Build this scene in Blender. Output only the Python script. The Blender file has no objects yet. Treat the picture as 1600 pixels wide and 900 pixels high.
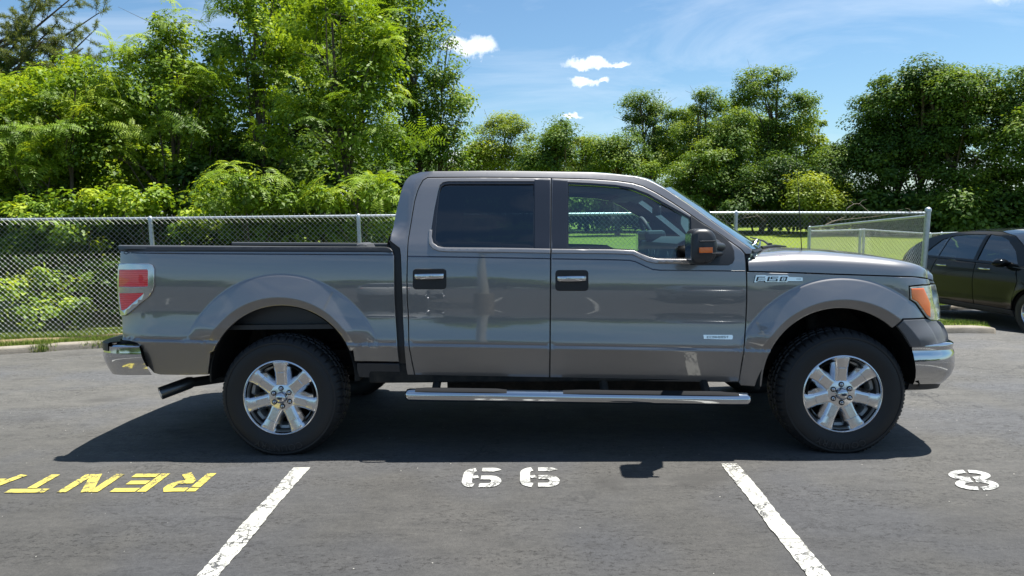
import bpy, bmesh, math, random
import numpy as np
from math import sin, cos, pi, radians, sqrt, atan2
from mathutils import Vector, Matrix, Euler
from mathutils.geometry import delaunay_2d_cdt

random.seed(7)
RNG = np.random.default_rng(11)
scene = bpy.context.scene
COL = scene.collection

# ------------------------------------------------------------------ camera
FPX, CAMH = 1090.0, 1.60            # focal length in px of a 1600 px wide picture, eye height
PITCH, YAW, ROLL = radians(6.45), radians(1.26), radians(-1.0)
cam_data = bpy.data.cameras.new("camera")
cam = bpy.data.objects.new("camera", cam_data)
COL.objects.link(cam)
cam_data.sensor_width = 36.0
cam_data.lens = 36.0 * FPX / 1600.0
cam_data.clip_start = 0.05
cam_data.clip_end = 2000.0
CAMR = (Matrix.Rotation(YAW, 3, 'Z') @ Matrix.Rotation(pi / 2 - PITCH, 3, 'X') @ Matrix.Rotation(ROLL, 3, 'Z'))
cam.matrix_world = Matrix.Translation((0, 0, CAMH)) @ CAMR.to_4x4()
scene.camera = cam

# ------------------------------------------------------------------ sun, sky, exposure
SUNV = Vector((0.31, 0.15, 1.0)).normalized()          # towards the sun
sun_data = bpy.data.lights.new("sun", 'SUN')
sun_data.energy = 5.0
sun_data.angle = radians(0.53)
sun_data.color = (1.0, 0.965, 0.90)
sun = bpy.data.objects.new("sun", sun_data)
COL.objects.link(sun)
sun.rotation_euler = SUNV.to_track_quat('Z', 'Y').to_euler()
sun.location = (20, 10, 60)

scene.view_settings.view_transform = 'Standard'
scene.view_settings.look = 'None'
scene.view_settings.exposure = 1.0
scene.view_settings.gamma = 1.0
scene.view_settings.use_curve_mapping = False


def pxdir(px, py):
    """direction of a picture point, in the world"""
    return CAMR @ Vector(((px - 800) / FPX, -(py - 450) / FPX, -1.0))


def atdepth(px, py, depth):
    return Vector((0, 0, CAMH)) + pxdir(px, py) * depth


def ground(px, py, z=0.0):
    d = pxdir(px, py)
    t = (z - CAMH) / d.z
    return Vector((0, 0, CAMH)) + d * t


# node helpers -------------------------------------------------------
class N:
    def __init__(self, tree):
        self.t = tree

    def new(self, typ, **kw):
        n = self.t.nodes.new(typ)
        for k, v in kw.items():
            setattr(n, k, v)
        return n

    def set(self, sock, v):
        if isinstance(v, bpy.types.NodeSocket):
            self.t.links.new(v, sock)
        elif isinstance(v, (tuple, list)) and sock.type == 'RGBA' and len(v) == 3:
            sock.default_value = (v[0], v[1], v[2], 1.0)
        else:
            sock.default_value = v

    def math(self, op, a, b=None, c=None, clamp=False):
        n = self.new('ShaderNodeMath', operation=op, use_clamp=clamp)
        self.set(n.inputs[0], a)
        if b is not None:
            self.set(n.inputs[1], b)
        if c is not None:
            self.set(n.inputs[2], c)
        return n.outputs[0]

    def vmath(self, op, a, b=None, out=0):
        n = self.new('ShaderNodeVectorMath', operation=op)
        self.set(n.inputs[0], a)
        if b is not None:
            self.set(n.inputs[1], b)
        return n.outputs[out]

    def mix(self, f, a, b, mode='MIX'):
        n = self.new('ShaderNodeMix', data_type='RGBA', blend_type=mode)
        self.set(n.inputs[0], f)
        self.set(n.inputs[6], a)
        self.set(n.inputs[7], b)
        return n.outputs[2]

    def ramp(self, f, stops, interp='LINEAR'):
        n = self.new('ShaderNodeValToRGB')
        n.color_ramp.interpolation = interp
        cr = n.color_ramp
        while len(cr.elements) < len(stops):
            cr.elements.new(0.5)
        for e, (p, c) in zip(cr.elements, stops):
            e.position = p
            e.color = (c, c, c, 1) if isinstance(c, (int, float)) else (*c, 1)
        self.set(n.inputs[0], f)
        return n.outputs[0]

    def noise(self, vec, scale, detail=3, rough=0.55, dist=0.0, out=0):
        n = self.new('ShaderNodeTexNoise')
        n.inputs['Scale'].default_value = scale
        n.inputs['Detail'].default_value = detail
        n.inputs['Roughness'].default_value = rough
        n.inputs['Distortion'].default_value = dist
        if vec is not None:
            self.set(n.inputs['Vector'], vec)
        return n.outputs[out]

    def voronoi(self, vec, scale, feature='F1', rnd=1.0, out='Distance'):
        n = self.new('ShaderNodeTexVoronoi', feature=feature)
        n.inputs['Scale'].default_value = scale
        n.inputs['Randomness'].default_value = rnd
        if vec is not None:
            self.set(n.inputs['Vector'], vec)
        return n.outputs[out]

    def mapping(self, vec, scale=(1, 1, 1), rot=(0, 0, 0), loc=(0, 0, 0)):
        n = self.new('ShaderNodeMapping')
        n.inputs['Scale'].default_value = scale
        n.inputs['Rotation'].default_value = rot
        n.inputs['Location'].default_value = loc
        self.set(n.inputs['Vector'], vec)
        return n.outputs[0]

    def bump(self, h, strength=0.3, dist=0.01):
        n = self.new('ShaderNodeBump')
        n.inputs['Strength'].default_value = strength
        n.inputs['Distance'].default_value = dist
        self.set(n.inputs['Height'], h)
        return n.outputs[0]

    def obj(self):
        return self.new('ShaderNodeTexCoord').outputs['Object']

    def pos(self):
        return self.new('ShaderNodeNewGeometry').outputs['Position']

    def attr(self, name):
        return self.new('ShaderNodeAttribute', attribute_name=name).outputs['Fac']


def material(name, color=(0.5, 0.5, 0.5), rough=0.5, metal=0.0, coat=0.0, spec=0.5, coat_rough=0.03):
    m = bpy.data.materials.new(name)
    m.use_nodes = True
    n = N(m.node_tree)
    b = m.node_tree.nodes['Principled BSDF']
    b.inputs['Base Color'].default_value = (*color, 1)
    b.inputs['Roughness'].default_value = rough
    b.inputs['Metallic'].default_value = metal
    b.inputs['Coat Weight'].default_value = coat
    b.inputs['Coat Roughness'].default_value = coat_rough
    b.inputs['Specular IOR Level'].default_value = spec
    return m, n, b


# sky ----------------------------------------------------------------
world = bpy.data.worlds.new("World")
scene.world = world
world.use_nodes = True
wn = N(world.node_tree)
bg = world.node_tree.nodes['Background']
sky = wn.new('ShaderNodeTexSky', sky_type='NISHITA')
sky.sun_disc = False
sky.sun_elevation = math.asin(SUNV.z)
sky.sun_rotation = atan2(SUNV.x, SUNV.y)
sky.altitude = 200
sky.air_density = 1.0
sky.dust_density = 0.9
sky.ozone_density = 3.0
gen = wn.new('ShaderNodeTexCoord').outputs['Generated']
dirv = wn.vmath('NORMALIZE', gen)
# a few fair-weather clouds at their places, plus thin wisps over the whole sky
wob = wn.noise(dirv, 26.0, 5, 0.62, out=1)
wob2 = wn.vmath('SCALE', wn.vmath('SUBTRACT', wob, (0.5, 0.5, 0.5)))
wob2.node.inputs['Scale'].default_value = 0.042
wdir = wn.vmath('ADD', dirv, wob2)
mask = None
CLOUDS = [(742, 76, 36, 17), (712, 68, 26, 12), (920, 100, 46, 10), (965, 99, 26, 5), (912, 128, 30, 10),
          (943, 127, 14, 5), (893, 178, 24, 5), (738, 245, 60, 22),
          (120, -90, 170, 40), (1250, -190, 200, 50), (700, -420, 260, 80), (1700, -60, 150, 40), (-300, 60, 160, 30)]
for (cx, cy, rx, ry) in CLOUDS:
    c = pxdir(cx, cy).normalized()
    r = Vector((c.y, -c.x, 0)).normalized()
    u = r.cross(c).normalized()
    a = wn.math('MULTIPLY', wn.vmath('DOT_PRODUCT', wdir, tuple(r), out=1), FPX / rx)
    b_ = wn.math('MULTIPLY', wn.math('SUBTRACT', wn.vmath('DOT_PRODUCT', wdir, tuple(u), out=1), 0.0), FPX / ry)
    d2 = wn.math('ADD', wn.math('MULTIPLY', a, a), wn.math('MULTIPLY', b_, b_))
    front = wn.math('GREATER_THAN', wn.vmath('DOT_PRODUCT', wdir, tuple(c), out=1), 0.0)
    v = wn.math('MULTIPLY', wn.math('SUBTRACT', 1.0, d2, clamp=True), front)
    mask = v if mask is None else wn.math('MAXIMUM', mask, v)
fluff = wn.noise(dirv, 60.0, 6, 0.7)
soft = wn.math('MULTIPLY', wn.math('SUBTRACT', wn.math('ADD', mask, wn.math('MULTIPLY', fluff, 0.9)), 0.45), 1.15, clamp=True)
soft = wn.math('MULTIPLY', wn.math('MULTIPLY', soft, wn.math('MULTIPLY', mask, 2.0, clamp=True)), 0.90)
wsp = wn.noise(wn.mapping(dirv, (1.0, 1.0, 4.5)), 2.6, 6, 0.62, 0.6)
wisp = wn.math('MULTIPLY', wn.ramp(wsp, [(0.46, 0.0), (0.80, 1.0)]), 0.32)
cl = wn.math('MAXIMUM', soft, wisp)
tint = wn.mix(1.0, sky.outputs[0], (0.81, 1.00, 1.05), 'MULTIPLY')
skyc = wn.mix(cl, tint, (9.0, 9.3, 9.6))
wn.set(bg.inputs['Color'], skyc)
bg.inputs['Strength'].default_value = 0.072


# ------------------------------------------------------------------ object helpers
def tag(o, label=None, cat=None, group=None, kind=None):
    if label: o['label'] = label
    if cat: o['category'] = cat
    if group: o['group'] = group
    if kind: o['kind'] = kind
    return o


def empty(name, loc=(0, 0, 0), rot=(0, 0, 0)):
    o = bpy.data.objects.new(name, None)
    COL.objects.link(o)
    o.location = loc
    o.rotation_euler = rot
    o.empty_display_size = 0.2
    return o


class MB:
    """collects faces for ONE mesh object"""
    def __init__(self):
        self.v = []
        self.f = []
        self.mi = []
        self.cm = 0

    def add(self, vs, fs):
        o = len(self.v)
        self.v += [tuple(p) for p in vs]
        self.f += [tuple(i + o for i in q) for q in fs]
        self.mi += [self.cm] * len(fs)

    def box(self, x0, x1, y0, y1, z0, z1, M=None):
        vs = [Vector((x, y, z)) for z in (z0, z1) for y in (y0, y1) for x in (x0, x1)]
        if M is not None:
            vs = [M @ p for p in vs]
        self.add(vs, [(0, 2, 3, 1), (4, 5, 7, 6), (0, 1, 5, 4), (2, 6, 7, 3), (0, 4, 6, 2), (1, 3, 7, 5)])

    def tube(self, pts, radii, seg=8, caps=True, flat=None):
        pts = [Vector(p) for p in pts]
        if isinstance(radii, (int, float)):
            radii = [radii] * len(pts)
        rings = []
        ref = None
        for i, p in enumerate(pts):
            if i == 0: t = pts[1] - p
            elif i == len(pts) - 1: t = p - pts[i - 1]
            else: t = (pts[i + 1] - pts[i - 1])
            t.normalize()
            if ref is None:
                a = Vector((0, 0, 1)) if abs(t.z) < 0.9 else Vector((1, 0, 0))
                ref = t.cross(a).normalized()
            else:
                ref = (ref - t * ref.dot(t)).normalized()
            b = t.cross(ref).normalized()
            r = radii[i]
            ring = []
            for k in range(seg):
                ang = 2 * pi * k / seg
                off = ref * cos(ang) * r + b * sin(ang) * r
                if flat: off = Vector((off.x * flat[0], off.y * flat[1], off.z * flat[2]))
                ring.append(p + off)
            rings.append(ring)
        vs = [q for r in rings for q in r]
        fs = []
        for i in range(len(pts) - 1):
            for k in range(seg):
                k2 = (k + 1) % seg
                fs.append((i * seg + k, i * seg + k2, (i + 1) * seg + k2, (i + 1) * seg + k))
        if caps:
            fs.append(tuple(range(seg))[::-1])
            fs.append(tuple((len(pts) - 1) * seg + k for k in range(seg)))
        self.add(vs, fs)

    def lathe(self, prof, seg=48, axis='Y', center=(0, 0, 0), close=False, fn=None):
        """prof: list of (r, h) ; revolved about the axis through center"""
        cx, cy, cz = center
        vs = []
        for k in range(seg):
            a = 2 * pi * k / seg
            for j, (r, h) in enumerate(prof):
                if fn: r, h = fn(j, k, r, h)
                if axis == 'Y': vs.append((cx + r * cos(a), cy + h, cz + r * sin(a)))
                elif axis == 'Z': vs.append((cx + r * cos(a), cy + r * sin(a), cz + h))
                else: vs.append((cx + h, cy + r * cos(a), cz + r * sin(a)))
        n = len(prof)
        fs = []
        for k in range(seg):
            k2 = (k + 1) % seg
            for j in range(n - 1):
                fs.append((k * n + j, k * n + j + 1, k2 * n + j + 1, k2 * n + j))
            if close: fs.append((k * n + n - 1, k * n, k2 * n, k2 * n + n - 1))
        self.add(vs, fs)

    def grid(self, P, closeu=False):
        """P[i][j] points"""
        nu, nv = len(P), len(P[0])
        vs = [p for row in P for p in row]
        fs = []
        for i in range(nu - 1 + (1 if closeu else 0)):
            i2 = (i + 1) % nu
            for j in range(nv - 1):
                fs.append((i * nv + j, i2 * nv + j, i2 * nv + j + 1, i * nv + j + 1))
        self.add(vs, fs)

    def build(self, name, mat, parent=None, smooth=None, fixn=False, bevel=None):
        me = bpy.data.meshes.new(name)
        me.from_pydata([tuple(p) for p in self.v], [], self.f)
        mats = mat if isinstance(mat, (list, tuple)) else [mat]
        for m in mats: me.materials.append(m)
        if len(mats) > 1: me.polygons.foreach_set('material_index', self.mi)
        me.validate()
        if fixn:
            bm = bmesh.new(); bm.from_mesh(me)
            bmesh.ops.remove_doubles(bm, verts=bm.verts, dist=1e-5)
            bmesh.ops.recalc_face_normals(bm, faces=bm.faces)
            bm.to_mesh(me); bm.free()
        if smooth is not None:
            me.shade_smooth()
            if smooth < 179: me.set_sharp_from_angle(angle=radians(smooth))
        me.update()
        o = bpy.data.objects.new(name, me)
        COL.objects.link(o)
        if parent is not None: o.parent = parent
        if bevel:
            md = o.modifiers.new("bevel", 'BEVEL')
            md.width = bevel; md.segments = 2; md.limit_method = 'ANGLE'; md.angle_limit = radians(40)
            md.harden_normals = False
        return o


def pchip(xs, ys):
    xs = np.array(xs, float); ys = np.array(ys, float)
    h = np.diff(xs); d = np.diff(ys) / h
    m = np.zeros(len(xs))
    m[0] = d[0]; m[-1] = d[-1]
    for i in range(1, len(xs) - 1):
        if d[i - 1] * d[i] <= 0: m[i] = 0
        else:
            w1 = 2 * h[i] + h[i - 1]; w2 = h[i] + 2 * h[i - 1]
            m[i] = (w1 + w2) / (w1 / d[i - 1] + w2 / d[i])

    def f(x):
        if x <= xs[0]: return ys[0] + m[0] * (x - xs[0])
        if x >= xs[-1]: return ys[-1] + m[-1] * (x - xs[-1])
        i = int(np.searchsorted(xs, x, side='right') - 1)
        t = (x - xs[i]) / h[i]
        return ((1 + 2 * t) * (1 - t) ** 2 * ys[i] + t * (1 - t) ** 2 * h[i] * m[i]
                + t * t * (3 - 2 * t) * ys[i + 1] + t * t * (t - 1) * h[i] * m[i + 1])
    return f


def lerp(a, b, t): return a + (b - a) * t


def sstep(a, b, x):
    t = max(0.0, min(1.0, (x - a) / (b - a)))
    return t * t * (3 - 2 * t)


# 2D polygon helpers -------------------------------------------------
def resample(poly, step, closed=True):
    out = []
    n = len(poly)
    for i in range(n if closed else n - 1):
        a = poly[i]; b = poly[(i + 1) % n]
        L = math.hypot(b[0] - a[0], b[1] - a[1])
        k = max(1, int(round(L / step)))
        for j in range(k):
            out.append((lerp(a[0], b[0], j / k), lerp(a[1], b[1], j / k)))
    if not closed: out.append(poly[-1])
    return out


def smooth_poly(poly, it=2, keep=35):
    """corner cutting, corners sharper than `keep` degrees stay"""
    for _ in range(it):
        out = []
        n = len(poly)
        for i in range(n):
            p0, p1, p2 = poly[i - 1], poly[i], poly[(i + 1) % n]
            a = atan2(p1[1] - p0[1], p1[0] - p0[0]); b = atan2(p2[1] - p1[1], p2[0] - p1[0])
            d = abs((b - a + pi) % (2 * pi) - pi)
            if d > radians(keep): out.append(p1)
            else:
                out.append((p1[0] * .75 + p0[0] * .25, p1[1] * .75 + p0[1] * .25))
                out.append((p1[0] * .75 + p2[0] * .25, p1[1] * .75 + p2[1] * .25))
        poly = out
    return poly


def area(poly):
    return 0.5 * sum(poly[i - 1][0] * poly[i][1] - poly[i][0] * poly[i - 1][1] for i in range(len(poly)))


def offset(poly, d):
    """d>0 grows a ccw polygon"""
    n = len(poly); out = []
    for i in range(n):
        p0, p1, p2 = poly[i - 1], poly[i], poly[(i + 1) % n]
        e1 = Vector((p1[0] - p0[0], p1[1] - p0[1])); e2 = Vector((p2[0] - p1[0], p2[1] - p1[1]))
        if e1.length < 1e-9 or e2.length < 1e-9:
            out.append(p1); continue
        e1.normalize(); e2.normalize()
        n1 = Vector((e1.y, -e1.x)); n2 = Vector((e2.y, -e2.x))
        m = n1 + n2
        if m.length < 1e-6: m = n1
        m.normalize()
        k = d / max(0.5, m.dot(n1))
        out.append((p1[0] + m.x * k, p1[1] + m.y * k))
    return out


def inside_mask(P, poly):
    x, y = P[:, 0], P[:, 1]
    c = np.zeros(len(P), bool)
    q = np.array(poly)
    x1, y1 = q[:, 0], q[:, 1]
    x2, y2 = np.roll(x1, -1), np.roll(y1, -1)
    for i in range(len(q)):
        cond = ((y1[i] > y) != (y2[i] > y))
        if y2[i] == y1[i]: continue
        xi = x1[i] + (y - y1[i]) * (x2[i] - x1[i]) / (y2[i] - y1[i])
        c ^= cond & (x < xi)
    return c


def mindist(P, poly):
    q = np.array(poly)
    a = q; b = np.roll(q, -1, axis=0)
    best = np.full(len(P), 1e9)
    for i in range(len(q)):
        ab = b[i] - a[i]; L = (ab ** 2).sum()
        if L < 1e-14: continue
        t = np.clip(((P - a[i]) @ ab) / L, 0, 1)
        d = np.hypot(*(P - (a[i] + t[:, None] * ab)).T)
        best = np.minimum(best, d)
    return best


def fill(outer, holes=(), step=0.04, extra=(), rows=None, inset=0.006, estep=None):
    """triangulate polygon with holes; returns 2D points, tris, boundary loops (index lists)"""
    loops = []
    outer = resample(outer if area(outer) > 0 else outer[::-1], estep or step)
    hs = [resample(h if area(h) < 0 else h[::-1], estep or step) for h in holes]
    verts = []; edges = []
    allpolys = [outer] + hs
    for pl in allpolys:
        o = len(verts)
        verts += pl
        edges += [(o + i, o + (i + 1) % len(pl)) for i in range(len(pl))]
        loops.append(list(range(o, o + len(pl))))
    cand = []
    if inset:
        for pl in allpolys: cand += offset(pl, -inset)
    cand += list(extra)
    nfeat = len(cand)
    xs = [p[0] for p in outer]; ys = [p[1] for p in outer]
    x0, x1, y0, y1 = min(xs), max(xs), min(ys), max(ys)
    if rows is None: rws = [(lambda x, z=z: z) for z in np.arange(y0, y1, step)]
    else: rws = rows
    for r in rws:
        x = x0
        while x < x1:
            cand.append((x, r(x))); x += step
    C = np.array(cand)
    nfeat_mask = np.arange(len(C)) < nfeat
    m = inside_mask(C, outer)
    for h in hs: m &= ~inside_mask(C, h)
    m0 = m
    C = C[m]
    m1 = np.zeros(0, bool)
    if len(C):
        d = mindist(C, outer)
        for h in hs: d = np.minimum(d, mindist(C, h))
        m1 = d > (inset * 0.6 if inset else step * 0.3)
        C = C[m1]
    # thin out: feature points first, then the grid rows keep clear of them
    nf = nfeat_mask[m0][m1] if len(C) else np.zeros(0, bool)
    keep = []
    cell = {}
    def near(p, md):
        kx, ky = int(math.floor(p[0] / 0.012)), int(math.floor(p[1] / 0.012))
        for a in (-1, 0, 1):
            for b in (-1, 0, 1):
                for q in cell.get((kx + a, ky + b), ()):
                    if abs(q[0] - p[0]) < md and abs(q[1] - p[1]) < md: return True
        return False
    def put(p):
        cell.setdefault((int(math.floor(p[0] / 0.012)), int(math.floor(p[1] / 0.012))), []).append(p)
    for p, f in zip(C, nf):
        p = (float(p[0]), float(p[1]))
        if f:
            if near(p, 0.0022): continue
            put(p); keep.append(p)
    for p, f in zip(C, nf):
        p = (float(p[0]), float(p[1]))
        if not f:
            if near(p, 0.007): continue
            keep.append(p)
    vin = [Vector(p) for p in verts + keep]
    vo, eo, fo, ov, oe, of = delaunay_2d_cdt(vin, edges, [], 0, 1e-7)
    P = np.array([tuple(p) for p in vo])
    T = np.array([f for f in fo if len(f) == 3])
    cen = P[T].mean(axis=1)
    m = inside_mask(cen, outer)
    for h in hs: m &= ~inside_mask(cen, h)
    T = T[m]
    # map boundary indices
    inv = {}
    for i, src in enumerate(ov):
        for s in src: inv[s] = i
    bl = [[inv[i] for i in lp] for lp in loops]
    return P, T, bl

# =================================================================== SETTING
kerb_f = pchip([-60, -14, -6.62, -5.74, -4.0, 0, 5.5, 6.40, 6.68, 6.80, 6.88, 7.1, 7.5, 60],
               [-12, 6.0, 8.83, 9.20, 9.42, 9.5, 9.5, 9.65, 10.0, 10.6, 11.6, 13.9, 14.4, 14.8])


def lotz(x, y):
    z = -0.036 * max(0.0, y - 4.4)
    z -= 0.19 * sstep(5.6, 7.2, x) * sstep(9.0, 10.6, y)
    z -= 0.10 * sstep(5.0, 7.0, x) * sstep(12.5, 15.5, y)
    return z


_g = pchip([6, 8, 9.5, 11.2, 17, 30, 65, 120, 400], [0.0, -0.05, -0.10, -0.28, -0.58, -0.55, -0.50, -0.5, -0.5])


def fieldz(x, y):
    k = kerb_f(x)
    d = y - k
    g = _g(y) - 0.22 * sstep(5.0, 8.0, x) * (1 - sstep(17, 45, y))
    return lerp(lotz(x, k) + 0.075, g, sstep(0.0, 1.8, d))


# ---- materials of the ground
def asphalt_nodes(n, P):
    """worn asphalt colour and height, shared by the lot and the chipped paint"""
    big = n.noise(P, 0.55, 4, 0.6)
    mid = n.noise(n.mapping(P, (0.6, 1.6, 1)), 3.0, 5, 0.65, 0.6)
    fine = n.math('ADD', n.math('MULTIPLY', n.noise(P, 130.0, 3, 0.75), 0.5), n.math('MULTIPLY', n.noise(P, 38.0, 4, 0.8), 0.5))
    grit = n.voronoi(P, 210.0, 'F1', 1.0)
    col = n.mix(n.ramp(big, [(0.3, 0.0), (0.7, 1.0)]), (0.055, 0.054, 0.051), (0.075, 0.073, 0.069))
    col = n.mix(n.math('MULTIPLY', n.ramp(mid, [(0.42, 0.0), (0.72, 1.0)]), 0.55), col, (0.043, 0.0425, 0.0415))
    bl = n.noise(P, 0.9, 2, 0.5)
    col = n.mix(n.math('MULTIPLY', n.ramp(bl, [(0.45, 0.0), (0.62, 1.0)]), 0.75), col, (0.055, 0.057, 0.062))
    col = n.mix(n.ramp(fine, [(0.38, 0.0), (0.64, 1.0)]), n.mix(1.0, col, (0.74, 0.74, 0.75), 'MULTIPLY'), n.mix(1.0, col, (1.22, 1.21, 1.20), 'MULTIPLY'))
    col = n.mix(n.ramp(n.noise(n.mapping(P, (0.7, 1.8, 1)), 9.0, 5, 0.75), [(0.35, 0.0), (0.68, 1.0)]), n.mix(1.0, col, (0.84, 0.84, 0.84), 'MULTIPLY'), n.mix(1.0, col, (1.13, 1.12, 1.10), 'MULTIPLY'))
    oil = n.ramp(n.noise(n.mapping(P, (1, 1, 1), loc=(3.3, 1.7, 0)), 1.7, 3, 0.5), [(0.60, 0.0), (0.70, 1.0)])
    col = n.mix(n.math('MULTIPLY', oil, 0.5), col, (0.030, 0.029, 0.028))
    # pitted streaks: small dark holes gathered in bands
    band = n.ramp(n.noise(n.mapping(P, (0.5, 2.2, 1)), 1.4, 4, 0.7), [(0.44, 0.0), (0.58, 1.0)])
    pits = n.ramp(n.noise(n.mapping(P, (0.8, 1.5, 1)), 30.0, 5, 0.85), [(0.54, 0.0), (0.60, 1.0)])
    pm = n.math('MULTIPLY', band, pits)
    col = n.mix(n.math('MULTIPLY', pm, 0.85), col, (0.022, 0.021, 0.020))
    # light stones
    vs = n.new('ShaderNodeTexVoronoi')
    vs.inputs['Scale'].default_value = 20.0
    n.set(vs.inputs['Vector'], P)
    sepc = n.new('ShaderNodeSeparateColor')
    n.t.links.new(vs.outputs['Color'], sepc.inputs[0])
    rnd = n.math('GREATER_THAN', sepc.outputs[0], 0.93)
    st = n.math('MULTIPLY', rnd, n.math('LESS_THAN', vs.outputs['Distance'], 0.075))
    col = n.mix(st, col, (0.30, 0.29, 0.26))
    h = n.math('ADD', n.math('MULTIPLY', fine, 0.5), n.math('MULTIPLY', grit, 0.5))
    h = n.math('SUBTRACT', h, n.math('MULTIPLY', pm, 1.5))
    return col, h


m_asphalt, n, b = material("asphalt", rough=0.85, spec=0.35)
P = n.pos()
col, h = asphalt_nodes(n, P)
# grazing sheen put into the colour: asphalt lightens with distance past the stalls
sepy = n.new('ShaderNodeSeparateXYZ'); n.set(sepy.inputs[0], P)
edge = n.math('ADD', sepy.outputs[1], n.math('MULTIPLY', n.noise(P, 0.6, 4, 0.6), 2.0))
far_sheen = n.ramp(n.math('MULTIPLY', edge, 0.1), [(0.42, 0.0), (0.72, 1.0)])
col = n.mix(far_sheen, col, n.mix(1.0, col, (1.75, 1.74, 1.70), 'MULTIPLY'))
# long hairline cracks
wv = n.noise(P, 2.2, 4, 0.6, out=1)
ck = n.voronoi(n.vmath('ADD', P, wv), 0.42, 'DISTANCE_TO_EDGE')
ckm = n.math('MULTIPLY', n.ramp(ck, [(0.0, 1.0), (0.009, 0.0)]), n.ramp(n.noise(P, 0.8, 2), [(0.5, 0.0), (0.6, 1.0)]))
col = n.mix(n.math('MULTIPLY', ckm, 0.7), col, (0.03, 0.03, 0.03))
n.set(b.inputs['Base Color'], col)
n.set(b.inputs['Normal'], n.bump(h, 0.45, 0.004))


def paint_material(name, color, crack=0.5):
    m, n, b = material(name, rough=0.6)
    P = n.pos()
    acol, h = asphalt_nodes(n, P)
    wv = n.vmath('SCALE', n.noise(P, 16.0, 4, 0.7, out=1))
    wv.node.inputs['Scale'].default_value = 0.10
    e = n.voronoi(n.vmath('ADD', P, wv), 13.0, 'DISTANCE_TO_EDGE')
    where = n.ramp(n.noise(P, 3.5, 2), [(0.40, 0.0), (0.56, 1.0)])
    cr = n.math('MULTIPLY', n.ramp(e, [(0.0, 1.0), (0.035, 1.0), (0.075, 0.0)]), where)
    chips = n.ramp(n.noise(P, 36.0, 5, 0.8), [(0.60, 0.0), (0.63, 1.0)])
    msk = n.math('MULTIPLY', n.math('MAXIMUM', cr, chips), crack)
    dirt = n.noise(P, 30.0, 4, 0.7)
    pc = n.mix(n.math('MULTIPLY', dirt, 0.35), color, tuple(c * 0.72 for c in color))
    n.set(b.inputs['Base Color'], n.mix(msk, pc, acol))
    n.set(b.inputs['Normal'], n.bump(n.math('SUBTRACT', dirt, msk), 0.3, 0.003))
    return m


m_white_paint = paint_material("white_road_paint", (0.46, 0.455, 0.41), 1.0)
m_stencil = paint_material("stencil_paint", (0.45, 0.45, 0.42), 0.9)
m_yellow = paint_material("yellow_road_paint", (0.50, 0.42, 0.085), 0.85)

# ---- the lot
mb = MB()
xs = sorted(set([-160, -100] + list(np.linspace(-60, -12, 13)) + list(np.linspace(-12, 12, 61)) + list(np.linspace(12, 60, 13)) + [100, 160]))
P_ = []
for x in xs:
    k = kerb_f(x)
    ys = [-160, -60, -12, -4, 0, 2, 4.0, 4.4, 4.8] + [v for v in np.linspace(5.2, 8.2, 11)]
    if k < 9:
        ys = [min(v, k - 0.001 * (20 - i)) for i, v in enumerate(ys)]
    ys = ys + list(np.linspace(max(ys[-1], 8.2) if k > 9 else ys[-1], k + 0.05, 14))[1:]
    P_.append([(x, y, lotz(x, y)) for y in ys])
mb.grid(P_)
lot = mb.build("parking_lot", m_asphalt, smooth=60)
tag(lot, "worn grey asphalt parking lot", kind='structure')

MARK_Z = 0.004


def sheet(name, polys, mat, label=None, parent=lot, dz=MARK_Z):
    mb = MB()
    for i, pl in enumerate(polys):
        if area(pl) < 0: pl = pl[::-1]
        mb.add([(p[0], p[1], lotz(p[0], p[1]) + dz + (i % 40) * 0.00006) for p in pl], [tuple(range(len(pl)))])
    o = mb.build(name, mat, parent)
    if label: o['label'] = label
    return o


def ragged_line(x0, x1, ya, yb, seed):
    r = random.Random(seed)
    n = 220
    L = []; R = []
    for i in range(n + 1):
        y = lerp(ya, yb, i / n)
        e = 0.0035
        L.append((x0 + r.uniform(-e, e) + 0.003 * sin(y * 9 + seed), y))
        R.append((x1 + r.uniform(-e, e) + 0.003 * sin(y * 7 + 2 * seed), y))
    return [[L[i], R[i], R[i + 1], L[i + 1]] for i in range(n)]


for k, xc in enumerate([-14.84, -12.16, -9.48, -6.8, -4.12, -1.44, 1.24, 3.92, 6.60, 9.28, 11.96]):
    lab = {-1.44: "white stall line left of the number 66", 1.24: "white stall line right of the number 66"}.get(xc)
    sheet("parking_line", ragged_line(xc - 0.050, xc + 0.050, 4.22, -1.3, k), m_white_paint, lab)
    sheet("parking_line", ragged_line(xc - 0.050, xc + 0.050, -7.6, -13.0, k + 50), m_white_paint)


def stroke(pts, w):
    """list of quads along a polyline"""
    out = []
    n = len(pts)
    L = []; R = []
    for i, p in enumerate(pts):
        a = pts[max(0, i - 1)]; c = pts[min(n - 1, i + 1)]
        t = Vector((c[0] - a[0], c[1] - a[1])); t.normalize()
        nx, ny = -t.y, t.x
        L.append((p[0] + nx * w / 2, p[1] + ny * w / 2)); R.append((p[0] - nx * w / 2, p[1] - ny * w / 2))
    return [[L[i], L[i + 1], R[i + 1], R[i]] for i in range(n - 1)]


def arc(cx, cy, rx, ry, a0, a1, n=8):
    return [(cx + rx * cos(radians(lerp(a0, a1, i / n))), cy + ry * sin(radians(lerp(a0, a1, i / n)))) for i in range(n + 1)]


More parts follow.
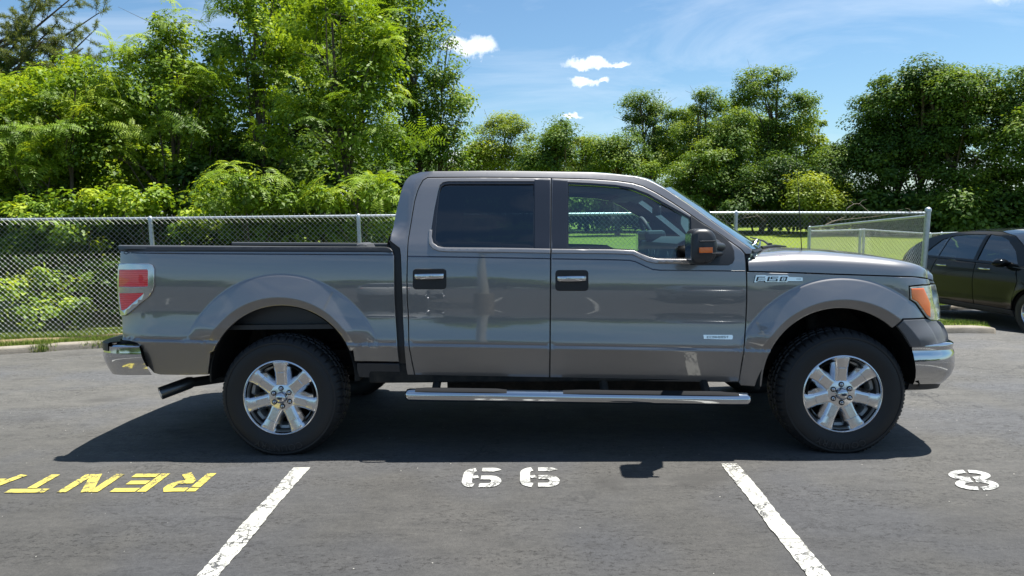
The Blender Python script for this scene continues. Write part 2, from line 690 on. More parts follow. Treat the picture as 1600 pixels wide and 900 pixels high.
def glyph6(x0, y0, w, h):
    t = 0.060; r = t / 2
    X = lambda u: x0 + u * w
    Y = lambda v: y0 + v * h
    q = []
    # left stroke with the upper and the lower left bend
    left = arc(X(.32), Y(.70), .32 * w - r, .30 * h - r, 92, 180, 6) + arc(X(.32), Y(.30), .32 * w - r, .30 * h - r, 180, 268, 6)
    q += stroke(left, t)
    q += stroke([(X(.47), Y(1) - r)] + arc(X(.72), Y(.80), .28 * w - r, .20 * h - r, 90, 18, 5), t)
    q += stroke([(X(.45), r + Y(0))] + arc(X(.70), Y(.29), .30 * w - r, .29 * h - r, -85, 82, 9) + [(X(.47), Y(.58) - r)], t)
    q += stroke([(X(.26), Y(.50)), (X(.40), Y(.53))], t * .7)
    return q


sheet("painted_number", glyph6(-0.405, 3.875, 0.235, 0.305) + glyph6(-0.06, 3.875, 0.235, 0.305), m_stencil, "white stencilled number 66")


def shear(qs, y0, k): return [[(p[0] + (p[1] - y0) * k, p[1]) for p in q] for q in qs]


def glyph8(x0, y0, w, h):
    t = 0.050; r = t / 2
    cx = x0 + w / 2
    q = []
    for cy, ry in ((y0 + .27 * h, .27 * h), (y0 + .74 * h, .26 * h)):
        rx = w / 2
        q += stroke(arc(cx, cy, rx - r, ry - r * .9, -84, 84, 12), t)
        q += stroke(arc(cx, cy, rx - r, ry - r * .9, 96, 264, 12), t)
    return q


sheet("painted_number", shear(glyph8(2.385, 3.775, 0.24, 0.295), 3.775, 0.32), m_stencil, "white stencilled number 8 at the right edge")


def word(glyphs):
    out = []
    yb, yt = 4.135, 3.855
    H_ = yb - yt
    for ch, xr, w in glyphs:
        t = 0.056
        def S(pts, tt=t):
            P2 = [(xr - u * w, yb - v * H_) for u, v in pts]
            return stroke(P2, tt)
        e = t / 2 / w; f = t / 2 / H_
        if ch == 'R':
            out += S([(e, 0), (e, .78)]) + S([(e, .82), (e, 1)])
            out += S([(2.3 * e, 1 - f), (.6, 1 - f), (.80, .93), (1 - e, .80), (1 - e, .66), (.80, .53), (.6, .48), (2.6 * e, .48)])
            out += S([(.50, .40), (1 - e, 0)])
        if ch == 'E':
            out += S([(e, 0), (e, 1)])
            out += S([(2.3 * e, 1 - f), (1, 1 - f)]) + S([(2.3 * e, .5), (.86, .5)]) + S([(2.3 * e, f), (1, f)])
        if ch == 'N':
            out += S([(e, 0), (e, 1)]) + S([(1 - e, 0), (1 - e, 1)]) + S([(2.4 * e, .98), (1 - 2.4 * e, .02)], t * 1.15)
        if ch == 'T':
            out += S([(.5, 0), (.5, .76)]) + S([(0, 1 - f), (1, 1 - f)])
        if ch == 'A':
            out += S([(e, 0), (.5 - e * .3, 1)]) + S([(1 - e, 0), (.5 + e * .6, .97)]) + S([(.36, .30), (.66, .30)], t * .8)
    return out


sheet("painted_word", word([('R', -1.945, 0.215), ('E', -2.235, 0.215), ('N', -2.52, 0.245), ('T', -2.84, 0.235), ('A', -3.13, 0.25)]),
      m_yellow, "yellow stencilled letters reading RENT upside down")

# ---- kerb (concrete, follows the edge of the lot)
m_conc, n, b = material("concrete", rough=0.9, spec=0.3)
P = n.pos()
c1 = n.noise(P, 5.0, 5, 0.65)
c2 = n.noise(P, 90.0, 3, 0.7)
col = n.mix(n.ramp(c1, [(0.3, 0), (0.7, 1)]), (0.22, 0.195, 0.155), (0.32, 0.285, 0.235))
col = n.mix(n.math('MULTIPLY', n.ramp(c2, [(0.5, 0), (0.75, 1)]), 0.6), col, (0.14, 0.125, 0.10))
n.set(b.inputs['Base Color'], col)
n.set(b.inputs['Normal'], n.bump(n.math('ADD', c2, c1), 0.6, 0.01))

kx = []
x = -30.0
while x < 30:
    y = kerb_f(x); y2 = kerb_f(x + 0.02)
    sl = (y2 - y) / 0.02
    kx.append((x, y))
    x += min(0.25, 0.25 / sqrt(1 + sl * sl))
mb = MB()
prof = [(-0.012, -0.05), (-0.008, 0.062), (0.004, 0.078), (0.022, 0.085), (0.12, 0.088), (0.145, 0.082), (0.155, 0.0)]
rows_ = []
rk = random.Random(4)
for i, (x, y) in enumerate(kx):
    a = kx[max(0, i - 1)]; c = kx[min(len(kx) - 1, i + 1)]
    t = Vector((c[0] - a[0], c[1] - a[1])).normalized()
    nx, ny = -t.y, t.x
    z = lotz(x, y)
    gap = (i % 12 == 0)
    j = rk.uniform(-0.003, 0.003)
    rows_.append([(x + nx * d, y + ny * d, z + (hh - (0.02 if gap and hh > .05 else 0)) + (j if hh > .05 else 0)) for d, hh in prof])
mb.grid(rows_)
kerb = mb.build("kerb", m_conc, smooth=50)
tag(kerb, "low weathered concrete kerb along the edge of the asphalt", kind='structure')

# ---- grass field, one sheet out to the horizon
m_grass, n, b = material("grass_ground", rough=0.9, spec=0.2)
P = n.pos()
g1 = n.noise(P, 0.5, 5, 0.65)
g2 = n.noise(n.mapping(P, (1, 0.45, 1)), 9.0, 5, 0.75)
g3 = n.noise(P, 60.0, 4, 0.8)
col = n.mix(n.ramp(g2, [(0.3, 0), (0.7, 1)]), (0.135, 0.200, 0.020), (0.25, 0.320, 0.048))
col = n.mix(n.math('MULTIPLY', n.ramp(g1, [(0.5, 0), (0.75, 1)]), 0.35), col, (0.24, 0.24, 0.075))
col = n.mix(n.ramp(g3, [(0.35, 0), (0.7, 1)]), n.mix(1.0, col, (0.6, 0.62, 0.6), 'MULTIPLY'), n.mix(1.0, col, (1.25, 1.22, 1.1), 'MULTIPLY'))
sep = n.new('ShaderNodeSeparateXYZ'); n.set(sep.inputs[0], P)
n.set(b.inputs['Base Color'], col)
n.set(b.inputs['Normal'], n.bump(n.math('ADD', g3, g2), 0.9, 0.05))
mb = MB()
P_ = []
xs = sorted(set(list(np.linspace(-260, -40, 12)) + list(np.linspace(-40, -10, 16)) + list(np.linspace(-10, 12, 89)) + list(np.linspace(12, 60, 25)) + list(np.linspace(60, 260, 11))))
for x in xs:
    k = kerb_f(x)
    ds = [0.08, 0.3, 0.6, 0.9, 1.2, 1.6, 2, 3, 4, 6, 8, 11, 15, 20, 28, 40, 60, 90, 140, 250, 600]
    P_.append([(x, k + d, fieldz(x, k + d) + (0.012 * sin(3 * x + 5 * d) if d < 5 else 0)) for d in ds])
mb.grid(P_)
field = mb.build("field", m_grass, smooth=180)
tag(field, "mown green grass field beyond the fence", kind='structure')

# bare earth streak on the verge beside the left kerb
m_dirt, n, b = material("dry_earth", rough=0.95, spec=0.2)
P = n.pos()
d1 = n.noise(P, 22.0, 5, 0.7)
n.set(b.inputs['Base Color'], n.mix(n.ramp(d1, [(0.35, 0), (0.7, 1)]), (0.16, 0.11, 0.06), (0.36, 0.28, 0.16)))
n.set(b.inputs['Normal'], n.bump(d1, 0.8, 0.02))
mb = MB()
rr = random.Random(9)
P_ = []
for i in range(60):
    x = -8.5 + i * 0.1
    k = kerb_f(x)
    w0 = 0.42 + 0.05 * sin(i * .7) + rr.uniform(-.03, .03); w1 = 0.66 + 0.08 * sin(i * .45 + 1) + rr.uniform(-.03, .03)
    P_.append([(x, k + lerp(w0, w1, j / 4), fieldz(x, k + lerp(w0, w1, j / 4)) + (0.028 if 0 < j < 4 else -0.02)) for j in range(5)])
mb.grid(P_)
tag(mb.build("bare_earth", m_dirt, smooth=180), "strip of dry bare earth in the grass beside the left kerb", kind='structure')

# grass blades on the verges that stand near enough to show them
m_blade, n, b = material("grass_blade", rough=0.7, spec=0.25)
tn = n.attr("tint")
n.set(b.inputs['Base Color'], n.ramp(tn, [(0.0, (0.07, 0.13, 0.015)), (0.6, (0.17, 0.25, 0.03)), (0.85, (0.32, 0.33, 0.08)), (1.0, (0.42, 0.34, 0.16))]))


def blades(name, spots, label, hmin=0.03, hmax=0.08):
    n_ = len(spots)
    sp = np.array(spots)
    a = RNG.uniform(0, 2 * pi, n_)
    hh = RNG.uniform(hmin, hmax, n_)
    w = 0.0045
    lean = RNG.uniform(0, 0.7, n_) * hh
    la = RNG.uniform(0, 2 * pi, n_)
    V = np.zeros((n_, 3, 3))
    V[:, 0] = sp; V[:, 1] = sp; V[:, 2] = sp
    V[:, 0, 0] += cos_(a) * w; V[:, 0, 1] += sin_(a) * w
    V[:, 1, 0] -= cos_(a) * w; V[:, 1, 1] -= sin_(a) * w
    V[:, 2, 0] += cos_(la) * lean; V[:, 2, 1] += sin_(la) * lean; V[:, 2, 2] += hh
    V[:, :2, 2] -= 0.01
    tint = np.repeat(np.clip(RNG.normal(0.55, 0.22, n_), 0, 1), 1)
    o = numpy_mesh(name, V.reshape(-1, 3), np.arange(n_ * 3).reshape(-1, 3), m_blade, tint)
    tag(o, label, 'grass', kind='stuff')
    return o


cos_ = np.cos
sin_ = np.sin


def numpy_mesh(name, V, F, mat, tint=None, parent=None, smooth=False):
    """V (n,3), F (m,k) with one tint per face"""
    me = bpy.data.meshes.new(name)
    k = F.shape[1]
    me.vertices.add(len(V)); me.vertices.foreach_set('co', V.astype(np.float32).ravel())
    me.loops.add(F.size); me.loops.foreach_set('vertex_index', F.astype(np.int32).ravel())
    me.polygons.add(len(F))
    me.polygons.foreach_set('loop_start', np.arange(0, F.size, k, dtype=np.int32))
    me.polygons.foreach_set('loop_total', np.full(len(F), k, np.int32))
    if tint is not None:
        at = me.attributes.new('tint', 'FLOAT', 'FACE')
        at.data.foreach_set('value', tint.astype(np.float32))
    me.update(calc_edges=True)
    me.materials.append(mat)
    o = bpy.data.objects.new(name, me)
    COL.objects.link(o)
    if parent is not None: o.parent = parent
    return o


spots = []
rr = random.Random(5)
while len(spots) < 26000:
    x = rr.uniform(-8.6, -3.8); k = kerb_f(x); d = rr.uniform(0.12, 1.7) if rr.random() < .8 else rr.uniform(.14, .22)
    if 0.45 < d < 0.66 and rr.random() < .8: continue
    spots.append((x, k + d, fieldz(x, k + d)))
blades("grass", spots, "short sunlit grass on the verge behind the left kerb")
spots = []
while len(spots) < 9000:
    x = rr.uniform(4.6, 6.75); y = rr.uniform(9.1, 12.5)
    if y < kerb_f(x) + 0.14: continue
    spots.append((x, y, fieldz(x, y)))
blades("grass", spots, "short grass inside the kerb corner at the foot of the fence end post")
spots = []
while len(spots) < 5000:
    x = rr.uniform(7.6, 11.5); y = rr.uniform(14.5, 17)
    spots.append((x, y, fieldz(x, y)))
blades("grass", spots, "short grass on the verge seen under the black car")
# weeds growing over the kerb
spots = []
for cx, w in ((-5.72, .13), (-5.3, .09), (-6.4, .05)):
    for _ in range(700):
        x = rr.gauss(cx, w); k = kerb_f(x)
        spots.append((x, k + rr.uniform(-.05, .12), lotz(x, k) + rr.uniform(0.0, .085)))
blades("weeds", spots, "low green weeds spilling over the left kerb", 0.02, 0.06)

# =================================================================== PICKUP TRUCK
W = 1.98                                              # distance between the two side planes
TR_LOC = Vector((-1.66, 4.458, 0.0))
TR_ROT = Euler((radians(-2.05), 0, radians(-1.05)), 'XYZ')
TM = Matrix.Translation(TR_LOC) @ TR_ROT.to_matrix().to_4x4()
TMI = TM.inverted()
CO = TMI @ Vector((0, 0, CAMH))


def L3(px, py, y):
    """picture point -> truck coordinates on the plane y (number or function of x, z)"""
    d = TMI.to_3x3() @ pxdir(px, py)
    yy = y if not callable(y) else 0.05
    for _ in range(1 if not callable(y) else 7):
        t = (yy - CO.y) / d.y
        p = CO + d * t
        if not callable(y): return p
        yy = 0.5 * yy + 0.5 * y(p.x, p.z) if _ > 2 else y(p.x, p.z)
    t = (yy - CO.y) / d.y
    return CO + d * t


# body crease, runs slightly nose-down
_c0 = L3(200, 531, 0.0); _c1 = L3(1162, 546.5, 0.0)
def crease(x): return lerp(_c0.z, _c1.z, (x - _c0.x) / (_c1.x - _c0.x))
RA = L3(440, 592, 0.0); RA = (RA.x, RA.z)                # arch centres
FA = L3(1313, 603, 0.0); FA = (FA.x, FA.z)
R_IN, R_OUT = 0.478, 0.690

_sec = pchip([.40, .60, .655, .668, .675, .6785, .685, .689, .697, .76, .82, .865, .90, .95, 1.02, 1.07, 1.12, 1.20, 1.28, 1.34, 1.37, 1.60, 1.78, 1.835, 1.87, 1.90],
             [.062, .016, .002, -.0015, -.002, .0005, .0095, .0115, .0095, .0180, .0248, .0283, .0290, .0288, .0285, .0290, .0310, .0390, .0530, .0690, .0820, .165, .236, .272, .335, .46])


def flare(x, z, c, rin, rout, f_in):
    r = math.hypot(x - c[0], z - c[1])
    if z < c[1] - 0.02 and r > rin * 1.3: return 0.0
    rm = rin + (rout - rin) * 0.30
    if r >= rout: return 0.0
    if r > rm:
        t = (rout - r) / (rout - rm)
        h = f_in * (0.08 + 0.92 * t) * sstep(0, 0.075, t)
    else:
        h = f_in - 0.018 * ((rm - r) / (rm - rin))
    # fades into the body side near the crease
    fade = sstep(-0.02, 0.10, z - crease(x))
    ax = abs(x - c[0])
    low = 1 - sstep(0.42, 0.60, ax) * (1 - fade)
    return h * (0.30 + 0.70 * fade) * low


_sil = [L3(a, b, 0.10) for a, b in ((1440, 415), (1448, 421), (1458, 433), (1462, 442), (1467, 464), (1470, 483), (1471.5, 501), (1482.5, 521), (1485, 537), (1487.5, 552), (1485.6, 569), (1478, 586))]
_silf = pchip([p.z for p in _sil][::-1], [p.x for p in _sil][::-1])
def xnose(z): return _silf(min(max(z, _sil[-1].z), _sil[0].z)) + 0.035


def nose(x, z):
    a = 0.30
    u = (x - (xnose(z) - a)) / a
    if u <= 0: return 0.0
    u = min(u, 0.985)
    return 0.26 * (1 - sqrt(1 - u * u))


_rs = [L3(a, b, 0.25 if b < 330 else .12) for a, b in ((608.7, 377.5), (615, 350), (625, 305), (632.5, 284), (642.5, 273.8))]
_rsf = pchip([p.z for p in _rs], [p.x for p in _rs])


def side_y(x, z):
    v = z - crease(x) + 0.684
    y = float(_sec(v))
    y -= flare(x, z, RA, R_IN, R_OUT, 0.046) + flare(x, z, FA, R_IN + .02, R_OUT + .0, 0.048)
    y += nose(x, z)
    d = x - _rsf(z) if (v > 1.38 and x < 2.0) else -1.0
    if d > -0.12:                                         # back corner of the cab
        y += 0.75 * max(0.0, 0.105 - max(d, -0.02)) * sstep(1.38, 1.46, v)
    if x < -0.80:                                         # corner towards the tailgate
        y += 0.9 * (-(x + 0.80)) ** 2
    return y


def loc2(pts, yf=side_y):
    o = []
    for a, b in pts:
        p = L3(a, b, yf); o.append((p.x, p.z))
    return o


ROWV = [.45, .52, .58, .64, .655, .664, .669, .674, .678, .6815, .685, .689, .693, .698, .71, .73, .76, .79, .82, .85, .88, .92, .96, 1.0, 1.04, 1.08, 1.12, 1.16, 1.20, 1.24, 1.28, 1.32,
        1.35, 1.38, 1.42, 1.46, 1.5, 1.55, 1.6, 1.65, 1.7, 1.74, 1.78, 1.80, 1.82, 1.835, 1.845, 1.855, 1.865, 1.875, 1.885]
ROWS = [(lambda x, v=v: v - 0.684 + crease(x)) for v in ROWV]


def ring_pts():
    out = []
    for c, ri, ro in ((RA, R_IN, R_OUT), (FA, R_IN + .02, R_OUT)):
        rm = ri + (ro - ri) * 0.30
        for r in (ri + .02, rm - 0.03, rm - .006, rm, rm + .006, rm + 0.04, rm + .08, ro - .03, ro - .022, ro - .016, ro - .010, ro - .005, ro, ro + 0.008):
            for k in range(150):
                a = radians(lerp(-12, 192, k / 149))
                out.append((c[0] + r * cos(a), c[1] + r * sin(a)))
    return out


RINGS = ring_pts()


def panel_mesh(P, T, bl, yf, off, th, flip, bev=0.0025, width=1.98):
    """surface + folded edge.  flip=True builds the far side of the truck"""
    poly = [tuple(p) for p in P]
    V = [(p[0], yf(p[0], p[1]) + off, p[1]) for p in poly]
    F = [tuple(t) for t in T]
    # triangles must face -y
    a, b_, c = F[0]
    def ccw(t):
        (x0, y0), (x1, y1), (x2, y2) = poly[t[0]], poly[t[1]], poly[t[2]]
        return (x1 - x0) * (y2 - y0) - (x2 - x0) * (y1 - y0) > 0
    F = [t if ccw(t) else t[::-1] for t in F]
    for lp in bl:
        pts = [poly[i] for i in lp]
        n = len(lp)
        outp = offset(pts, bev)
        r0 = [len(V) + i for i in range(n)]
        V += [V[i] for i in lp]
        r1 = [len(V) + i for i in range(n)]
        V += [(outp[i][0], V[lp[i]][1] + bev, outp[i][1]) for i in range(n)]
        r2 = [len(V) + i for i in range(n)]
        V += [(outp[i][0], V[lp[i]][1] + th, outp[i][1]) for i in range(n)]
        for i in range(n):
            j = (i + 1) % n
            F.append((lp[i], r1[i], r1[j], lp[j]))
            F.append((r1[i], r2[i], r2[j], r1[j]))
    if flip:
        V = [(v[0], width - v[1], v[2]) for v in V]
        F = [f[::-1] for f in F]
    return V, F


def panel(name, outer, holes, mat, parent, yf=side_y, off=0.0, th=0.03, shrink=0.0055, step=0.045, rows=ROWS, rings=True, far=True, label=None,
          px=True, parent_far=None, inset=0.005, local=False, width=None, estep=0.02, bev=0.0025):
    o2 = loc2(outer, yf) if px else list(outer)
    h2 = [loc2(h, yf) if px else list(h) for h in holes]
    if area(o2) < 0: o2 = o2[::-1]
    if shrink: o2 = offset(o2, -shrink)
    P, T, bl = fill(o2, h2, step=step, extra=RINGS if rings is True else (rings or ()), rows=rows, inset=inset, estep=estep if rows is not None else None)
    res = []
    for flip in ((False, True) if far else (False,)):
        V, F = panel_mesh(P, T, bl, yf, off, th, flip, bev=bev, width=width or W)
        me = bpy.data.meshes.new(name)
        me.from_pydata(V, [], F)
        me.materials.append(mat)
        me.shade_smooth(); me.set_sharp_from_angle(angle=radians(38))
        ob = bpy.data.objects.new(name, me)
        COL.objects.link(ob)
        ob.parent = parent if not flip else (parent_far or parent)
        if label and not flip: ob['label'] = label
        res.append(ob)
    return res


# ---- materials
m_paint, n, b = material("grey_metallic_paint", (0.135, 0.133, 0.137), 0.44, 0.85, coat=1.0, coat_rough=0.02)
b.inputs['Coat IOR'].default_value = 1.85
O = n.obj()
fl = n.noise(O, 900.0, 1, 0.5)
n.set(b.inputs['Base Color'], n.mix(n.math('MULTIPLY', fl, 0.8), (0.165, 0.161, 0.161), (0.250, 0.244, 0.243)))
dust = n.noise(O, 3.0, 5, 0.7)
n.set(b.inputs['Coat Roughness'], n.math('MULTIPLY', n.ramp(dust, [(0.4, 0.2), (0.8, 1.0)]), 0.05))
wavy = n.noise(O, 1.6, 2, 0.5)
m_chrome, n, b = material("chrome", (0.56, 0.57, 0.59), 0.07, 1.0)
O = n.obj()
n.set(b.inputs['Roughness'], n.math('ADD', 0.04, n.math('MULTIPLY', n.noise(O, 30.0, 4, 0.7), 0.10)))
m_wheelchrome, n, b = material("dusty_chrome", (0.70, 0.71, 0.73), 0.14, 1.0)
O = n.obj()
n.set(b.inputs['Roughness'], n.math('ADD', 0.08, n.math('MULTIPLY', n.noise(O, 40.0, 4, 0.7), 0.28)))
m_plastic, n, b = material("black_textured_plastic", (0.022, 0.024, 0.028), 0.42, spec=0.5)
O = n.obj()
n.set(b.inputs['Normal'], n.bump(n.noise(O, 500.0, 2), 0.15, 0.001))
m_fascia, n, b = material("dark_grey_bumper_plastic", (0.095, 0.098, 0.106), 0.45, spec=0.5)
m_gloss, n, b = material("gloss_black_trim", (0.012, 0.013, 0.016), 0.12, spec=0.5, coat=0.6)
m_pillar, n, b = material("satin_dark_pillar", (0.020, 0.024, 0.034), 0.22, spec=0.5)
m_rubber, n, b = material("black_rubber_seal", (0.008, 0.008, 0.009), 0.5)
m_under, n, b = material("dirty_underbody", (0.018, 0.016, 0.014), 0.8, spec=0.25)
O = n.obj()
n.set(b.inputs['Base Color'], n.mix(n.ramp(n.noise(O, 7.0, 5, 0.7), [(0.4, 0), (0.75, 1)]), (0.010, 0.010, 0.010), (0.042, 0.036, 0.028)))
m_tyre, n, b = material("tyre_rubber", (0.020, 0.021, 0.023), 0.62, spec=0.4)
O = n.obj()
tn_ = n.ramp(n.noise(O, 9.0, 5, 0.7), [(0.35, 0), (0.8, 1)])
n.set(b.inputs['Base Color'], n.mix(tn_, (0.009, 0.010, 0.012), (0.022, 0.021, 0.020)))
n.set(b.inputs['Roughness'], n.math('ADD', 0.5, n.math('MULTIPLY', tn_, 0.3)))
m_interior, n, b = material("charcoal_interior", (0.055, 0.066, 0.080), 0.7)
m_seat, n, b = material("grey_seat_cloth", (0.055, 0.060, 0.068), 0.85)
O = n.obj()
n.set(b.inputs['Normal'], n.bump(n.noise(O, 300.0, 2), 0.4, 0.002))
m_redlens, n, b = material("red_lens", (0.55, 0.012, 0.02), 0.10, coat=1.0)
O = n.obj()
wvn = n.new('ShaderNodeTexWave', wave_type='BANDS', bands_direction='Z')
wvn.inputs['Scale'].default_value = 26.0
wvn.inputs['Distortion'].default_value = 0.3
n.set(wvn.inputs['Vector'], O)
n.set(b.inputs['Base Color'], n.mix(wvn.outputs['Fac'], (0.78, 0.008, 0.018), (0.95, 0.06, 0.075)))
n.set(b.inputs['Normal'], n.bump(wvn.outputs['Fac'], 0.4, 0.004))
m_amber, n, b = material("amber_lens", (0.80, 0.16, 0.012), 0.12, coat=1.0)
O = n.obj()
n.set(b.inputs['Normal'], n.bump(n.voronoi(O, 130.0), 0.3, 0.003))
m_lens, n, b = material("hazy_clear_lens", (0.42, 0.46, 0.42), 0.10, coat=1.0, metal=0.35)
O = n.obj()
hz = n.noise(n.mapping(O, (1, 1, 3)), 9.0, 4, 0.6)
n.set(b.inputs['Base Color'], n.mix(n.ramp(hz, [(0.35, 0), (0.7, 1)]), (0.16, 0.19, 0.19), (0.62, 0.62, 0.50)))
n.set(b.inputs['Normal'], n.bump(n.voronoi(O, 60.0), 0.25, 0.004))
m_silver, n, b = material("bright_silver_badge", (0.85, 0.88, 0.90), 0.18, 0.6)
m_pin, n, b = material("dark_pinstripe", (0.010, 0.016, 0.035), 0.25, coat=0.5)


def glass_material(name, tint, refl_tint=(1, 1, 1), ior=1.5, rough=0.0, boost=0.0):
    """thin pane: tinted see-through, Fresnel mirror on top"""
    m = bpy.data.materials.new(name)
    m.use_nodes = True
    t = m.node_tree
    t.nodes.clear()
    n = N(t)
    tr = n.new('ShaderNodeBsdfTransparent'); tr.inputs[0].default_value = (*tint, 1)
    gl = n.new('ShaderNodeBsdfGlossy'); gl.inputs['Color'].default_value = (*refl_tint, 1); gl.inputs['Roughness'].default_value = rough
    fr = n.new('ShaderNodeFresnel'); fr.inputs['IOR'].default_value = ior
    f = n.math('ADD', fr.outputs[0], boost, clamp=True)
    mx = n.new('ShaderNodeMixShader')
    t.links.new(f, mx.inputs[0]); t.links.new(tr.outputs[0], mx.inputs[1]); t.links.new(gl.outputs[0], mx.inputs[2])
    out = n.new('ShaderNodeOutputMaterial')
    t.links.new(mx.outputs[0], out.inputs[0])
    return m


m_glass = glass_material("tinted_window_glass", (0.66, 0.84, 0.82), boost=0.07)
m_privacy = glass_material("privacy_glass", (0.055, 0.075, 0.085), boost=0.05)
m_wind = glass_material("windshield_glass", (0.42, 0.62, 0.66), boost=0.22)

truck = empty("pickup_truck", TR_LOC, TR_ROT)
tag(truck, "grey metallic crew cab pickup truck parked broadside across the stalls", "pickup truck")

# ---- gap lines, traced on the photograph
seal_l = [(613.5, 392.5), (616, 400), (616.5, 440), (617, 470), (619, 505), (621, 541), (624, 566)]
cab_l = [(624, 388), (625.5, 398), (626.5, 420), (627.5, 450), (629, 500), (631, 541), (634, 575), (637.5, 592)]
gapA = [(648.8, 590), (643, 562.5), (638.6, 536), (637.5, 487.5), (636, 470), (636, 410), (637.5, 375), (642.5, 345), (647.5, 315), (652, 299), (656, 290), (661, 281.5), (668, 277.5)]
gapTop1 = [(700, 277.2), (750, 277), (800, 277.3), (861.3, 278.3)]
gapB = [(861.3, 278.3), (861, 330), (860.5, 395), (860, 470), (859.5, 540), (858.8, 593)]
gapTop2 = [(861.3, 278.3), (925, 280), (962.5, 282.5), (987.5, 286), (1005, 291), (1025, 301), (1050, 316), (1075, 332.5), (1100, 350), (1125, 366), (1145, 380),
           (1157.5, 389), (1163.8, 396), (1165.5, 410), (1167, 440), (1167, 470), (1165.5, 506), (1162.5, 544), (1158.8, 570), (1155, 598)]

# ---- bed side
arch_r = [(555, 580), (553.5, 565), (551, 548)] + [(440 + 114.5 * cos(radians(a)), 592.5 - 114.5 * sin(radians(a))) for a in range(22, 159, 4)] + [(329, 551), (325.5, 586)]
bed_outer = [(188, 391.5), (300, 391.7), (450, 392), (606, 392.2)] + seal_l + arch_r[1:] + [(290, 586.5), (250, 586), (240, 583), (232, 574), (226.5, 560), (222, 545), (214, 536), (203, 533.5),
             (190.5, 532), (190, 500), (189, 492), (187, 470), (186.5, 440), (187, 415)]
bed = panel("bed_side", bed_outer, [], m_paint, truck)
panel("rocker_cladding", [(556, 567), (624, 567.5), (627.5, 592), (558, 590.5)], [], m_plastic, truck, off=0.004, rings=False, rows=None)
panel("bed_rail_cap", [(187, 385.5), (300, 385.8), (500, 386), (604, 386.5), (610, 388.5), (613, 392.3), (450, 391.8), (300, 391.5), (187.5, 391.2)], [], m_plastic, truck, off=-0.008, th=0.05, rings=False, rows=None, shrink=0.0005)
# ---- cab frame (back pillar, roof rail, windscreen pillar)
cab_outer = ([(612, 379), (609.3, 376), (612, 362), (615, 350), (620, 326), (625, 305), (628.5, 293), (632.5, 284), (637, 277.5), (643, 273), (657.5, 268.6), (700, 267.2), (750, 266.6), (800, 266.8), (862, 267.8),
              (925, 269), (962, 272), (992, 275.2), (1010, 279.5), (1022, 285), (1038, 294), (1055, 305), (1075, 318), (1093, 331), (1125, 354), (1150, 372), (1176, 390), (1174, 397), (1166, 397.5)]
             + gapTop2[12:0:-1] + [gapTop2[0]] + gapTop1[::-1][1:] + gapA[::-1] + cab_l[::-1])
panel("cab_frame", cab_outer, [], m_paint, truck, shrink=0.0045, th=0.06)
# black seal between bed and cab
panel("bed_gap_seal", [(608, 377), (616, 376.5), (622, 381), (625, 392), (627, 430), (628.5, 480), (631.5, 541), (635, 575), (640, 596), (626, 594), (622, 560), (618.5, 520), (616, 480), (615, 440), (613, 392)],
      [], m_rubber, truck, yf=lambda x, z: side_y(x, min(z, 1.36)) + 0.022, rings=False, rows=None, th=0.05, shrink=0)

# ---- doors
door1 = gapA + gapTop1 + gapB[1:] + [(790, 592), (720, 591)]
hole1 = [(672.5, 362), (678, 326), (683.8, 298), (687, 289), (692, 284.5), (700, 283), (760, 282.8), (837, 282.8), (837, 391.5), (780, 391.8), (700, 391.3), (687, 390), (678, 386.5), (672, 379.5), (670.8, 371)]
rear_doors = panel("rear_door", door1, [hole1], m_paint, truck)
door2 = gapB[::-1] + gapTop2[1:] + [(1000, 596), (930, 594.5)]
hole2 = [(884, 284), (925, 286), (962, 288.7), (988, 293), (1013, 302.5), (1038, 316.5), (1063, 330), (1082, 341), (1083, 408.5), (1026, 407.5), (1012, 404.8), (1000, 399.5), (990, 393.8), (960, 392.5), (884, 391)]
front_doors = panel("front_door", door2, [hole2], m_paint, truck)

gl1 = [(679.5, 374), (682.5, 330), (686, 300), (689.5, 291.5), (694.5, 288.3), (702, 287.6), (834, 287.6), (834, 387), (705, 387), (692, 386), (684, 382.5)]
gl2 = [(888, 288), (925, 289.5), (962, 292), (987, 296.2), (1012, 306), (1037, 320), (1062, 333), (1078, 342), (1078, 404), (1027, 403.5), (1013, 400.5), (1001, 395.5), (991, 390.5), (960, 388.8), (888, 387.5)]
E_ = dict(rings=False, rows=None, step=0.05)
for k, (dr, hole, gl, gm) in enumerate(((rear_doors, hole1, gl1, m_privacy), (front_doors, hole2, gl2, m_glass))):
    panel("window_seal", hole, [gl], m_gloss, dr[0], off=0.004, th=0.03, shrink=-0.002, parent_far=dr[1], **E_)
    panel("window_glass", gl, [], gm, dr[0], off=0.016, th=0.004, shrink=-0.004, parent_far=dr[1], **E_)
m_trim, n, b = material("satin_belt_trim", (0.30, 0.29, 0.285), 0.25, 0.6)
